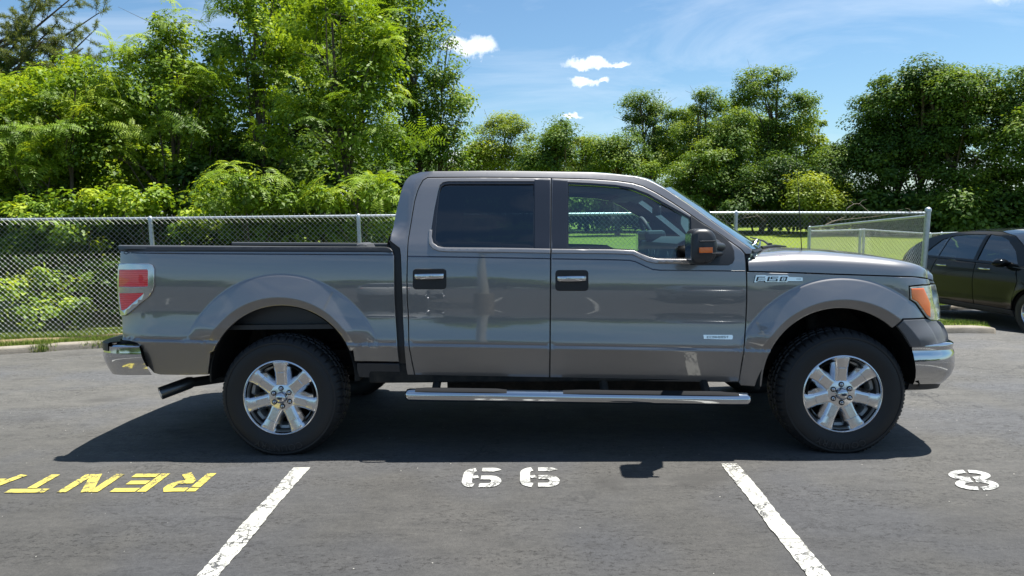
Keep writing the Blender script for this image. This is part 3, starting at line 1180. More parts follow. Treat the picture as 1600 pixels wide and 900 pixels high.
# pillar covers, belt mouldings
panel("pillar_cover", [(835.5, 281), (859.3, 281.2), (858.8, 390), (835.5, 389.5)], [], m_pillar, rear_doors[0], off=-0.003, th=0.012, shrink=0.001, parent_far=rear_doors[1], **E_)
panel("pillar_cover", [(863.5, 281.4), (886.5, 282.5), (886, 390.5), (862.8, 390)], [], m_pillar, front_doors[0], off=-0.003, th=0.012, shrink=0.001, parent_far=front_doors[1], **E_)
panel("belt_moulding", [(676, 380), (684, 386), (694, 387.6), (780, 388.3), (859.2, 389.8), (859, 395.2), (780, 393.6), (700, 393), (686, 391.8), (676.5, 388), (671.5, 381), (670, 372), (671.5, 360), (674.5, 360), (673.5, 370)],
      [], m_trim, rear_doors[0], off=-0.009, th=0.02, shrink=0.001, bev=.005, parent_far=rear_doors[1], **E_)
panel("belt_moulding", [(862.8, 389.9), (960, 391), (990, 392.5), (1001, 397.5), (1014, 402.8), (1027, 405.5), (1090, 406.3), (1090, 411.6), (1025, 411), (1011, 408), (998, 402), (988.5, 397.5), (960, 396), (862.5, 395)],
      [], m_trim, front_doors[0], off=-0.009, th=0.02, shrink=0.001, bev=.005, parent_far=front_doors[1], **E_)
panel("mirror_sail", [(1080, 337.5), (1092, 346), (1115, 360), (1134, 373), (1142, 382), (1146.5, 392), (1147, 405), (1144, 411), (1138, 413.8), (1079, 413.8)], [], m_plastic, front_doors[0], off=-0.006, th=0.02, shrink=0, parent_far=front_doors[1], **E_)


def rrect(x0, y0, x1, y1, r, n=4):
    out = []
    for cx, cy, a0 in ((x1 - r, y0 + r, -90), (x1 - r, y1 - r, 0), (x0 + r, y1 - r, 90), (x0 + r, y0 + r, 180)):
        for i in range(n + 1):
            a = radians(a0 + 90 * i / n)
            out.append((cx + r * cos(a), cy + r * sin(a)))
    return out


for dr, (x0, y0, x1, y1), (bx0, by0, bx1, by1) in ((rear_doors, (645.5, 420.5, 697, 451.5), (648, 427.5, 693.5, 435.5)), (front_doors, (868.3, 422.5, 918.8, 454), (871, 431, 915.7, 439))):
    panel("handle_recess", rrect(x0, y0, x1, y1, 5), [], m_rubber, dr[0], off=-0.003, th=0.012, shrink=0, parent_far=dr[1], **E_)
    a = L3(bx0, by0, side_y); c = L3(bx1, by1, side_y)
    for far in (0, 1):
        mb = MB()
        P_ = []
        for i in range(13):
            t = i / 12; x = lerp(a.x, c.x, t)
            yb = side_y(x, (a.z + c.z) / 2) - 0.012 - 0.026 * sin(pi * t) ** 0.35
            hh = (a.z - c.z) / 2 * (0.85 + 0.15 * sin(pi * t))
            zc_ = (a.z + c.z) / 2
            ring = [(x, yb + dy, zc_ + dz * hh) for dy, dz in ((0.012, 1), (0.003, 0.95), (0, .5), (0, -.5), (.003, -.95), (.012, -1), (.016, 0))]
            if far: ring = [(p[0], W - p[1], p[2]) for p in ring]
            P_.append(ring + [ring[0]])
        mb.grid(P_)
        mb.build("door_handle", m_chrome, dr[far], smooth=60, fixn=True)

# ---- front fender, fascia, lamps
arch_f = [(1313 + 121.5 * cos(radians(a)), 603.5 - 121.5 * sin(radians(a))) for a in range(4, 177, 4)]
aL = [p for p in arch_f if p[0] < 1399]
aR = [p for p in arch_f if p[0] >= 1400]
fen = ([(1167, 424.3), (1230, 426), (1301, 428.6), (1370, 430.8), (1429.5, 432.8), (1450, 436), (1459, 438.5), (1462, 443.3), (1441, 445), (1420.5, 447.3), (1421.5, 468), (1430.5, 474.5), (1445.5, 496.8), (1411, 498.6), (1400, 509.5)]
       + aL + [(1190.5, 605), (1157, 603), (1155, 598)] + gapTop2[::-1][:-14])
fenders = panel("front_fender", fen, [], m_paint, truck)
panel("bumper_fascia", [(1412, 499), (1446, 497.5), (1455, 500.5), (1470, 501.5), (1476, 508), (1482, 521), (1484, 536), (1455, 541), (1424.5, 543.5)] + aR[::-1][-6:][::-1][:0] + [(1419, 534), (1413, 524), (1407, 516), (1401.5, 510)],
      [], m_fascia, truck, off=0.001, rings=True)
panel("headlight", [(1421, 448), (1440, 446), (1462, 444.2), (1466.5, 463), (1469.3, 483), (1469.5, 499), (1464, 501.5), (1453, 500), (1446.5, 495), (1431, 473.5), (1422.3, 468)], [], m_lens, truck, off=-0.003, **E_)
panel("turn_signal", [(1424, 451.5), (1442.5, 450.5), (1452.5, 474), (1453, 494.5), (1447.8, 491), (1434, 471.5), (1425, 466.5)], [], m_amber, truck, off=-0.006, th=0.008, shrink=0, **E_)

# ---- tail lamp: bright surround, two red lenses
tl_out = [(187.5, 412.3), (210, 411.7), (234, 412.3), (239, 414.5), (241.5, 420), (241.6, 446), (239, 454), (233, 463), (203, 488), (197, 492), (190.5, 493), (188.7, 485), (186, 466), (185.2, 440), (186, 420)]
tl_a = [(187.6, 421), (231.5, 420.6), (232.8, 423), (232.8, 446.5), (231, 448.3), (187, 448.3)]
tl_b = [(187, 457.5), (225.5, 457), (226, 459.5), (200, 482), (193.5, 485.5), (190.3, 484), (188.5, 472)]
m_lampchrome, n, b = material("lamp_surround", (0.52, 0.53, 0.53), 0.14, 0.9)
tls = panel("tail_light", tl_out, [tl_a, tl_b], m_lampchrome, truck, off=-0.012, th=0.05, shrink=0, **E_)
panel("red_lens", tl_a, [], m_redlens, tls[0], off=-0.009, th=0.004, shrink=0, parent_far=tls[1], **E_)
panel("red_lens", tl_b, [], m_redlens, tls[0], off=-0.009, th=0.004, shrink=0, parent_far=tls[1], **E_)

# ---- pinstripe along the side (thin tape), small scroll at its tail
def strip_px(name, line, wpx, mat, parents, off=-0.0012, far=True):
    up = [(x, y - wpx / 2) for x, y in line]; dn = [(x, y + wpx / 2) for x, y in line][::-1]
    return panel(name, up + dn, [], mat, parents[0], off=off, th=0.001, shrink=0, step=0.05, rows=None, rings=False, far=far, inset=0, parent_far=parents[-1])
strip_px("pinstripe", [(205, 395.2), (320, 396.6), (450, 397.4), (614, 398.4)], 1.3, m_pin, [bed[0], bed[1]])
strip_px("pinstripe", [(638, 400.7), (750, 402.3), (859.3, 404.3)], 1.3, m_pin, rear_doors)
strip_px("pinstripe", [(863, 404.5), (960, 406), (984, 407), (993, 409), (1010, 417), (1020, 421), (1032, 422.3), (1164, 423.6)], 1.3, m_pin, front_doors)
for q in ([(194, 394.2), (197, 392.8), (200, 394.4), (203, 395.2)], [(194, 395.8), (197, 397.2), (200, 395.8), (203, 395.2)]):
    strip_px("pinstripe", q, 0.8, m_pin, [bed[0]], far=False)

# ---- badges
def poly_px(name, quads, mat, parent, off, th=0.004, far=False):
    mb = MB()
    for q in quads:
        pts = [L3(a, b, side_y) for a, b in q]
        pts = [Vector((p.x, side_y(p.x, p.z) + off, p.z)) for p in pts]
        back = [p + Vector((0, th, 0)) for p in pts]
        n_ = len(pts)
        mb.add(pts + back, [tuple(range(n_))] + [(i, i + n_, (i + 1) % n_ + n_, (i + 1) % n_) for i in range(n_)])
    o = mb.build(name, mat, parent, fixn=True)
    return o


BX = lambda u: 1160 + u / 14.55
BY = lambda v: 410 + v / 14.55
def bq(pts): return [(BX(u), BY(v)) for u, v in pts]
fender = fenders[0]
# silver letter-shaped plate with a dark drop edge behind it, dark letters in front, bar with a tail
plate = [[(262, 452), (300, 292), (520, 288), (545, 300), (1022, 292), (1046, 330), (1360, 342), (1362, 420), (1030, 424), (1000, 448), (520, 446), (505, 410), (360, 412), (330, 440), (300, 452)]]
poly_px("badge_plate", [bq([(p[0] - 14, p[1] + 12) for p in plate[0]])], m_gloss, fender, -0.003)
poly_px("badge_plate", [bq(q) for q in plate], m_silver, fender, -0.007)
sk = lambda pts: pts
letters = []
def bar(x0, y0, x1, y1, s=0.30):
    # slanted bar
    f = lambda y: -(y - 430) * s
    return [(x0 + f(y0), y0), (x1 + f(y0), y0), (x1 + f(y1), y1), (x0 + f(y1), y1)]
# F - 1 5 0
letters += [bar(295, 322, 335, 428), bar(335, 322, 480, 342), bar(335, 368, 440, 386)]
letters += [bar(450, 366, 500, 384)]
letters += [bar(545, 322, 590, 428)]
letters += [bar(610, 322, 780, 342), bar(610, 342, 645, 382), bar(645, 364, 770, 382), bar(745, 382, 782, 428), bar(600, 408, 745, 428)]
letters += [bar(830, 322, 985, 342), bar(830, 342, 868, 408), bar(950, 342, 985, 408), bar(830, 408, 985, 428), bar(895, 362, 925, 388)]
poly_px("badge_letter", [bq(q) for q in letters], m_gloss, fender, -0.0095, 0.003)
poly_px("badge_letter", [bq(bar(1205 + k * 22, 368, 1218 + k * 22, 384)) for k in range(5)], m_pin, fender, -0.0085, 0.002)

EXq = lambda u: 1090 + u / 26.67
EYq = lambda v: 510 + v / 26.67
poly_px("badge_plate", [[(EXq(u), EYq(v)) for u, v in [(235, 345), (1440, 350), (1462, 440), (1435, 535), (720, 525), (380, 510), (330, 515), (250, 505)]]], m_silver, front_doors[0], -0.006, 0.006)
fnt = {'E': ["111", "100", "110", "100", "111"], 'C': ["111", "100", "100", "100", "111"], 'O': ["111", "101", "101", "101", "111"], 'B': ["110", "101", "110", "101", "110"],
       'S': ["111", "100", "111", "001", "111"], 'T': ["111", "010", "010", "010", "010"], 'V': ["101", "101", "101", "101", "010"], '6': ["111", "100", "111", "101", "111"]}
qs = []
x = 375
for ch in "EcoBoost".upper():
    for r, row in enumerate(fnt[ch]):
        for c, v_ in enumerate(row):
            if v_ == '1':
                qs.append([(EXq(x + c * 30), EYq(390 + r * 19)), (EXq(x + c * 30 + 30), EYq(390 + r * 19)), (EXq(x + c * 30 + 30), EYq(390 + r * 19 + 19)), (EXq(x + c * 30), EYq(390 + r * 19 + 19))])
    x += 116
mgrey, n, b = material("engraved_grey", (0.20, 0.24, 0.26), 0.4, 0.3)
poly_px("badge_letter", qs, mgrey, front_doors[0], -0.0075, 0.002)


# ---- hood
def zedge(x):
    return float(_ze(x))
_hp = [L3(a, b, side_y) for a, b in ((1167, 423), (1230, 424.6), (1301, 427.2), (1370, 429.6), (1429.5, 431.6), (1450, 434.5), (1458, 437))]
_ze = pchip([p.x for p in _hp], [p.z for p in _hp])
_hc = [L3(a, b, 0.62) for a, b in ((1178, 388), (1200, 386.2), (1230, 386.5), (1263, 388.3), (1320, 393.5), (1376.7, 402.7), (1414.5, 412), (1437, 418.5))]
_zc = pchip([p.x for p in _hc], [p.z for p in _hc])
x_front_edge = _hp[-1].x


def ztop(x): return float(_zc(x)) if x < _hc[-1].x else float(_zc(_hc[-1].x)) - 0.12 * (x - _hc[-1].x)


YO = [0, .004, .012, .026, .05, .09, .14, .20, .28, .36, .46, .60, .78]
FR = [0, .16, .34, .48, .58, .66, .72, .78, .86, .955, 1.0, 1.0, .97]
FR = [0, .20, .42, .58, .70, .79, .86, .90, .93, .97, 1.0, .99, .97]
mb = MB()
P_ = []
NS = 46
xr0 = L3(1168, 423, side_y).x
for i in range(NS + 1):
    s = i / NS
    row = []
    for t in range(len(YO)):
        yo = YO[t]
        xr = xr0 + 0.008 + 0.03 * sstep(0.1, 0.9, yo)
        xf = x_front_edge - 0.005 + 0.27 * sin(min(1, yo / .8) * pi / 2)
        x = lerp(xr, xf, s)
        xe = min(x, x_front_edge)
        y0 = side_y(xe, zedge(xe)) if t == 0 else side_y(xe, zedge(xe))
        fr_ = FR[t]
        # leading edge rolls down
        zt = ztop(min(x, _hc[-1].x + .12))
        d = max(0.0, s - 0.955) / 0.045
        zt -= 0.050 * d * d * (0.4 + fr_ * .6)
        z = lerp(zedge(xe), max(zt, zedge(xe) + 0.004), fr_)
        row.append((x, y0 + yo, z))
    row.append((row[-1][0] + .01, 0.99, row[-1][2] + 0.002))
    full = row + [(p[0], W - p[1], p[2]) for p in row[:-1][::-1]]
    P_.append(full)
mb.grid(P_)
# fold at the leading edge
ftop = P_[-1]
mb.grid([ftop, [(p[0] + .004, p[1], p[2] - .012) for p in ftop], [(p[0] - .01, p[1], p[2] - .05) for p in ftop]])
hood = mb.build("hood", m_paint, truck, smooth=40, fixn=True)

# ---- roof
_rt = [L3(a, b, side_y) for a, b in ((643, 273.5), (657.5, 269.2), (700, 268), (750, 267.4), (800, 267.6), (862, 268.6), (925, 269.8), (962, 272.8), (992, 276), (1010, 280.3), (1022, 286), (1036, 294.5))]
_rz = pchip([p.x for p in _rt], [p.z for p in _rt])
xra, xrb = _rt[0].x, _rt[-1].x
mb = MB()
P_ = []
for i in range(50):
    s = i / 49
    row = []
    for j in range(33):
        t = j / 32; tt = 2 * t - 1
        bow = 1 - tt * tt
        x = lerp(xra - 0.01 - 0.03 * bow, xrb + 0.13 * bow, s)
        xc = min(max(x, xra), xrb) if abs(tt) > .9 else x
        xe = min(max(lerp(xra, xrb, s), xra), xrb)
        ze = float(_rz(xe)); ye = side_y(xe, ze) + 0.004
        y = lerp(ye, W - ye, t)
        cr = 0.042 * (1 - abs(tt) ** 2.4) * sstep(0, .08, s)
        fr2 = sstep(0.86, 1.0, s)
        row.append((x, y, ze - 0.003 + cr * (1 - 0.2 * fr2)))
    P_.append(row)
mb.grid(P_)
roof = mb.build("roof", m_paint, truck, smooth=60, fixn=True)
mb = MB()          # small lamp bump on the roof edge
p0 = L3(996, 274.8, 0.45)
mb.lathe([(0.0, .020), (.02, .018), (.032, .010), (.036, -.01)], 14, 'Z', (p0.x, 0.99, float(_rz(p0.x)) + 0.045))
mb.build("roof_antenna", m_plastic, roof, smooth=60, fixn=True)

# ---- back wall of the cab with its window
mb = MB()
gm = MB()
def rearx(z): return float(_rsf(z)) - 0.004
zs = np.linspace(0.80, _rt[0].z - 0.004, 16)
P_ = []
for z in zs:
    z = float(z); zz = max(z, 1.30)
    xx = rearx(zz)
    ye = side_y(xx, max(z, 1.39)) + 0.004 if z > 1.36 else 0.12
    ye = min(ye, 0.55)
    P_.append([(xx - 0.03 * (1 - (2 * t - 1) ** 2), lerp(ye, W - ye, t), z) for t in np.linspace(0, 1, 15)])
keepw = MB()
for i in range(len(P_) - 1):
    for j in range(14):
        zc2 = (P_[i][j][2] + P_[i + 1][j][2]) / 2
        q = [P_[i][j], P_[i][j + 1], P_[i + 1][j + 1], P_[i + 1][j]]
        if 1.40 < zc2 < 1.74 and 2 <= j <= 11:
            gm.add([(a[0] + 0.01, a[1], a[2]) for a in q], [(0, 1, 2, 3)])
        else:
            keepw.add(q, [(0, 1, 2, 3)])
bw = keepw.build("cab_back_wall", m_paint, truck, smooth=50, fixn=True)
gm.build("rear_window", m_privacy, bw, smooth=60, fixn=True)

# ---- windscreen
wl = [(1176, 389.5), (1150, 371.5), (1125, 353.5), (1093, 330.5), (1075, 317.5), (1055, 304.5), (1038, 294.0)]
wl3 = []
for a, b in wl:
    p = L3(a, b, side_y); wl3.append(Vector((p.x, side_y(p.x, p.z) + 0.002, p.z)))
mb = MB(); P_ = []
for i, p in enumerate(wl3):
    s = i / (len(wl3) - 1)
    row = []
    for t in np.linspace(0, 1, 25):
        tt = 2 * t - 1; bow = 1 - abs(tt) ** 2.2
        row.append((p.x + lerp(0.25, 0.165, s) * bow, lerp(p.y, W - p.y, t), p.z + 0.012 * bow * (1 - s) + 0.040 * bow * s * s))
    P_.append(row)
mb.grid(P_)
ws = mb.build("windshield", m_wind, truck, smooth=80, fixn=True)
# cowl grille between glass and hood
mb = MB()
base = P_[0]
mb.grid([[(x - .01, y, z - .012) for x, y, z in base], [(x + .02, y, z - .07) for x, y, z in base], [(x + .12, y, z - .10) for x, y, z in base], [(x - .2, y, z - .14) for x, y, z in base]])
mb.build("cowl_grille", m_plastic, truck, smooth=40, fixn=True)
# black band along the foot of the screen
mb = MB()
mb.grid([[(x - .004, y, z - .002) for x, y, z in base], [(x + .012, y, z - .02) for x, y, z in base]])
mb.build("windshield_seal", m_rubber, ws, smooth=40, fixn=True)
# wiper arms and blades
for k, (ya, yb, xo) in enumerate(((0.62, 1.25, 0), (1.30, 1.80, 0))):
    def wp(y, s):
        t = (y - .1) / (W - .2)
        bow = 1 - abs(2 * t - 1) ** 2.2
        i = min(5, int(s)); f = s - i
        a = wl3[i].lerp(wl3[i + 1], f)
        return Vector((a.x + lerp(0.25, 0.165, s / 6) * bow + .018, y, a.z + .02))
    mb = MB()
    p1 = wp(ya, 0) + Vector((.06, 0, -.01)); p2 = wp((ya + yb) / 2, .38) + Vector((.02, 0, .02))
    mb.tube([p1, p1.lerp(p2, .3) + Vector((0, 0, .014)), p2], [.009, .007, .005], 6)
    mb.lathe([(0, .02), (.014, .018), (.018, -.01)], 10, 'Z', tuple(p1))
    w_ = mb.build("wiper_arm", m_plastic, truck, smooth=60)
    mb = MB()
    mb.tube([wp(ya - .05, .28), wp((ya + yb) / 2, .34), wp(yb, .28)], .007, 5)
    mb.build("wiper_blade", m_rubber, w_, smooth=60)
# washer / antenna hardware by the near hinge, bright and dark pieces
mb = MB()
a = L3(1180, 384, 0.5)
mb.tube([L3(1175, 389, .30), L3(1180, 380, .36), L3(1183.5, 373.5, .38)], [.006, .009, .004], 6)
mb.tube([L3(1186, 387.5, .42), L3(1187.5, 381, .42), L3(1188, 376, .42)], [.009, .007, .003], 6)
mb.build("hinge_cover", m_lampchrome, truck, smooth=60)
mb = MB()
mb.tube([L3(1173, 390, .28), L3(1176, 383, .30), L3(1177, 377, .30)], [.012, .008, .004], 6)
mb.build("washer_nozzle", m_rubber, truck, smooth=60)
mb = MB()
mb.tube([L3(1190, 386.5, .45), L3(1210, 384.2, .6), L3(1228, 385.2, .75)], [.010, .012, .006], 6)
mb.build("wiper_pivot", m_rubber, truck, smooth=60)
# antenna
pa = L3(1253, 401, 0.30)
mb = MB(); mb.lathe([(.0, .022), (.008, .018), (.026, .006), (.034, -.01)], 14, 'Z', (pa.x, 0.30, pa.z))
an = mb.build("antenna", m_plastic, truck, smooth=50, fixn=True)
mb = MB(); mb.tube([(pa.x, .30, pa.z + .01), (pa.x - .02, .30, pa.z + .30), (pa.x - .05, .30, pa.z + .72)], [.0035, .0028, .0018], 5)
mb.build("antenna_rod", m_rubber, an, smooth=60)


# ---- sweeps round the two ends
def endsweep(name, path, prof, mat, parent, startshift=None, smooth=50, closeprof=False, th=0.0):
    """path: half plan curve (x, y, nx) from near side to the middle; prof: (out, z)"""
    full = path + [(x, W - y) for x, y in path[::-1][1:]]
    n_ = len(full)
    P_ = []
    for i, (x, y) in enumerate(full):
        a = full[max(0, i - 1)]; c = full[min(n_ - 1, i + 1)]
        t = Vector((c[0] - a[0], c[1] - a[1])).normalized()
        s = 1 if path[-1][0] > path[0][0] else -1
        nx, ny = t.y * 1, -t.x * 1
        if s < 0: nx, ny = -nx, ny * -1 if False else -ny
        if s > 0: pass
        row = []
        for (d, z) in prof:
            row.append((x + nx * d, y + ny * d, z))
        P_.append(row)
    if startshift:
        for P2 in (P_[0], P_[-1]):
            for k, (d, z) in enumerate(prof):
                P2[k] = (P2[k][0] + startshift(z), P2[k][1], P2[k][2])
    mb = MB()
    mb.grid(P_)
    return mb, P_


def bez(p0, p1, p2, p3, n=12):
    return [tuple((1 - t) ** 3 * a + 3 * (1 - t) ** 2 * t * b_ + 3 * (1 - t) * t * t * c + t ** 3 * d for a, b_, c, d in zip(p0, p1, p2, p3)) for t in [i / n for i in range(n + 1)]]


# front bumper
zA = L3(1455, 541, 0.0).z; zB = L3(1440, 605, 0.0).z
xs_ = L3(1424.5, 545, 0.0).x
xm = L3(1487.5, 552, 0.12).x
fpath = [(xs_, -.004), (xs_ + .05, -.004)] + bez((xs_ + .07, -.003), (xm - .06, .0), (xm + .005, .045), (xm + .045, .24), 14)[1:] + [(xm + .075, .40), (xm + .10, .60), (xm + .115, .80), (xm + .12, .99)]
H_ = zA - zB
fprof = [(-.05, zA + .012), (-.012, zA + .010), (-.002, zA + .004), (0, zA - .006), (-.004, zA - .022), (-.004, zA - .03), (.004, zA - .05), (.010, zA - .10), (.008, zA - .15), (-.008, zA - .20), (-.035, zB + .025), (-.060, zB), (-.12, zB - .004)]
mb, P_ = endsweep("front_bumper", fpath, fprof, m_chrome, truck, startshift=lambda z: (zA - z) * 0.16)
fb = mb.build("front_bumper", m_chrome, truck, smooth=45, fixn=True)
lprof = [(-.06, zB + .01), (-.075, zB - .03), (-.12, zB - .045), (-.25, zB - .04)]
mb, P_ = endsweep("x", [(x + (.02 if i < 2 else 0), y) for i, (x, y) in enumerate(fpath)], lprof, m_plastic, truck)
mb.build("front_valance", m_plastic, truck, smooth=45, fixn=True)
for yy in (.50, W - .50):
    mb = MB(); mb.box(xm - .10, xm + .03, yy - .03, yy + .03, zB - .10, zB - .04); mb.build("tow_hook", m_plastic, truck, bevel=.008)
# guard pad on the bumper corner face
mb = MB(); mb.box(xm + .055, xm + .085, .30, .50, zA - .135, zA - .045); mb.build("bumper_pad", m_plastic, fb, bevel=.01)

# grille and nose between the lamps
zt = _hp[-1].z - 0.01
xg = xnose(1.0)
mb = MB()
gp = [(xg - .03, .26), (xg + .02, .34), (xg + .06, .50), (xg + .085, .75), (xg + .09, .99)]
mbg, P_ = endsweep("grille", gp, [(-.05, zt - .01), (0.0, zt - .03), (.015, zt - .22), (0.01, zA + .06), (.0, zA + .02)], m_fascia, truck)
gr = mbg.build("grille", m_under, truck, smooth=40, fixn=True)
for k in range(4):
    z0 = zt - .03 - k * .085
    mbg, P_ = endsweep("grille_bar", gp, [(.008, z0 + .022), (.03, z0 + .018), (.034, z0), (.03, z0 - .018), (.008, z0 - .022)], m_chrome, truck)
    mbg.build("grille_bar", m_chrome, gr, smooth=40, fixn=True)

# rear bumper
zC = L3(200, 536, 0.1).z; zD = L3(200, 585, 0.1).z
xr_ = L3(217, 545, 0.0).x
xrm = L3(165, 550, 0.14).x
rpath = [(xr_, .0), (xr_ - .05, .0)] + bez((xr_ - .08, .0), (xrm + .06, .012), (xrm + .0, .06), (xrm - .035, .24), 12)[1:] + [(xrm - .07, .5), (xrm - .09, .99)]
full = rpath + [(x, W - y) for x, y in rpath[::-1][1:]]
def rsweep(path, prof, shift=None):
    full = path + [(x, W - y) for x, y in path[::-1][1:]]
    P_ = []
    for i, (x, y) in enumerate(full):
        a = full[max(0, i - 1)]; c = full[min(len(full) - 1, i + 1)]
        t = Vector((c[0] - a[0], c[1] - a[1])).normalized()
        nx, ny = -t.y, t.x
        P_.append([(x + nx * d, y + ny * d, z) for d, z in prof])
    if shift:
        for P2 in (P_[0], P_[-1]):
            for k, (d, z) in enumerate(prof): P2[k] = (P2[k][0] + shift(z), P2[k][1], P2[k][2])
    mb = MB(); mb.grid(P_)
    return mb
zt2 = zC
chp = [(-.05, zt2 - .004), (-.010, zt2 - .004), (.0, zt2 - .012), (.002, zt2 - .05), (.006, zt2 - .075), (.002, zt2 - .10), (-.006, zt2 - .13), (-.020, zt2 - .165), (-.042, zD + .006), (-.075, zD)]
rb = rsweep(rpath, chp, lambda z: (zt2 - z) * 0.26).build("rear_bumper", m_chrome, truck, smooth=45, fixn=True)
pad = [(-.10, zt2 + .012), (-.01, zt2 + .016), (.004, zt2 + .010), (.005, zt2 - .040), (-.004, zt2 - .046)]
rp2 = [(x - .0, y) for x, y in rpath if x < xrm + .10]
rsweep(rp2, pad).build("step_pad", m_plastic, rb, smooth=40, fixn=True)
mb = MB()   # filler between bumper and bed
mb.box(xrm + .10, xr_ + .06, .09, W - .09, zD + .05, zt2 + .01)
for y_ in (.05, W - .13): mb.box(xr_ - .06, xr_ + .075, y_, y_ + .08, zD + .06, zt2 + .012)
mb.build("bumper_bracket", m_under, rb, bevel=.02)

# ---- tailgate, bed box
xt = L3(188, 400, side_y).x
zr = L3(400, 386, 0.03).z
mb = MB()
P_ = []
for z, dx in ((L3(190, 531, .1).z, .0), (.9, -.01), (1.05, -.018), (1.2, -.018), (zr - .03, -.005), (zr - .005, .01)):
    P_.append([(xt + .050 + dx - .03 * (1 - (2 * t - 1) ** 8), lerp(.10, W - .10, t), z) for t in np.linspace(0, 1, 17)])
mb.grid(P_)
tg = mb.build("tailgate", m_paint, truck, smooth=50, fixn=True)
for fl_ in (0, 1):
    mb = MB()   # corner post, rounds the bed side into the tailgate
    P_ = []
    for z in np.linspace(L3(190, 531, .1).z, zr - .006, 10):
        z = float(z); y0 = side_y(xt, z)
        P_.append([(xt + .012, y0 + .012, z), (xt + .004, y0 + .020, z), (xt - .002, y0 + .035, z), (xt - .004, y0 + .055, z), (xt - .006, .13, z)])
    if fl_: P_ = [[(p[0], W - p[1], p[2]) for p in r] for r in P_]
    mb.grid(P_)
    mb.build("bed_corner", m_paint, truck, smooth=60, fixn=True)
xb = L3(608, 392, .05).x
mb = MB()
zfl = 0.86
mb.box(xt + .06, xb, .10, W - .10, zfl - .03, zfl)
for y0 in (.15, W - .18): mb.box(xt + .10, xb, y0, y0 + .03, zfl, zr - .02)
mb.box(xb - .03, xb, .085, W - .085, .60, zr - .015)
mb.box(xt + .012, xt + .04, .12, W - .12, zfl, zr - .02)
mb.build("bed_box", m_plastic, truck)
caps_ = []
for s in (0, 1):
    mb = MB()
    y0, y1 = (.062, .16) if s == 0 else (W - .16, W - .062)
    za, zb_ = L3(187, 382.8, .07).z, L3(604, 386.0, .07).z
    n_ = 30
    P_ = []
    for i in range(n_ + 1):
        t = i / n_; x = lerp(xt + .008, xb + .01, t)
        zt_ = lerp(za, zb_, t) - (0.02 * max(0, t - .97) / .03)
        y0c = y0 + max(0.0, side_y(max(x, xt), 1.30) - .072) * 0.9
        if s: y0c = y0
        P_.append([(x, y0c - .012, zt_ - .024), (x, y0c - .008, zt_ - .006), (x, y0c + .006, zt_), (x, y1, zt_ - .001), (x, y1 + .01, zt_ - .03)])
    mb.grid(P_)
    caps_.append(mb)
mcap, n, b = material("pale_rail_cap", (0.055, 0.056, 0.056), 0.38, spec=0.6)  # top of the cap, a paler tone than its black side
for mb in caps_: mb.build("bed_rail_top", mcap, truck, smooth=40, fixn=True)

# ---- dark inner shells so that nothing shines through the gaps
inner_y = lambda x, z: side_y(x, z) + 0.035
shell_out = ([(614, 379), (625, 312), (634, 290), (645, 277), (660, 272), (862, 272), (962, 276), (1008, 284), (1040, 301), (1094, 336), (1150, 377), (1172, 396), (1172, 500), (1166, 560), (1160, 596), (860, 594), (640, 592), (626, 540), (620, 420), (618, 395)])
panel("inner_shell", shell_out, [hole1, hole2], m_rubber, truck, yf=inner_y, th=0.02, rows=None, rings=False, step=.08, shrink=0)
panel("inner_shell", [(1150, 430), (1420, 438), (1440, 480), (1440, 500), (1400, 497), (1360, 476), (1312, 466), (1250, 475), (1200, 505), (1172, 550), (1168, 585), (1150, 585)], [], m_under, truck,
      yf=inner_y, th=.02, rows=None, rings=False, step=.08, shrink=0)
# wheel wells
for c, r in ((RA, R_IN), (FA, R_IN + .02)):
    for far in (0, 1):
        mb = MB(); P_ = []
        for k in range(37):
            a = radians(lerp(-3, 183, k / 36))
            row = []
            for y, rr_ in ((.02, r + .004), (.05, r + .03), (.30, r + .04), (.62, r + .02), (.66, r - .10), (.665, .05)):
                p = (c[0] + rr_ * cos(a), y if not far else W - y, c[1] + rr_ * sin(a))
                row.append(p)
            P_.append(row)
        mb.grid(P_)
        mb.build("wheel_well", m_under, truck, smooth=50, fixn=True)

# ---- floor, frame, axles, driveline
mb = MB()
zb0 = 0.50
mb.box(.55, 3.05, .10, W - .10, .52, .60)
mb.box(3.05, 4.25, .62, W - .62, .55, .95)
mb.box(-1.0, .55, .62, W - .62, .66, .82)
mb.box(1.06, 2.93, .48, W - .48, .285, .56); mb.box(.60, 3.12, .045, .11, .47, .60); mb.box(.60, 3.12, W - .11, W - .045, .47, .60)
mb.box(4.15, 4.38, .35, W - .35, .55, 1.0)
mb.build("underbody", m_under, truck, bevel=.01)
mb = MB()
for y in (.52, W - .62):
    mb.box(-1.05, 4.3, y, y + .10, .50, .62)
for x in (-.9, .9, 1.9, 2.9): mb.box(x, x + .10, .55, W - .55, .47, .57)
mb.build("frame_rails", m_under, truck, bevel=.006)
mb = MB()
mb.tube([(0, .25, .40), (0, W - .25, .40)], .045, 12)
mb.lathe([(0, -.14), (.10, -.12), (.16, -.04), (.17, .04), (.12, .14), (0, .18)], 20, 'Y', (0, .99, .40))
mb.tube([(3.67, .3, .36), (3.67, W - .3, .36)], .03, 10)
mb.tube([(.15, .99, .42), (3.0, .99, .52)], .05, 12)
for y in (.44, W - .44):       # leaf springs and dampers
    mb.tube([(-.75, y, .62), (-.35, y, .47), (0, y, .42), (.35, y, .47), (.70, y, .60)], .028, 6)
    mb.tube([(-.14, y - .03, .36), (-.25, y - .03, .80)], .028, 8)
    mb.tube([(3.67, y, .36), (3.64, y + .03, .85)], .045, 10)
mb.build("axles", m_under, truck, smooth=50)
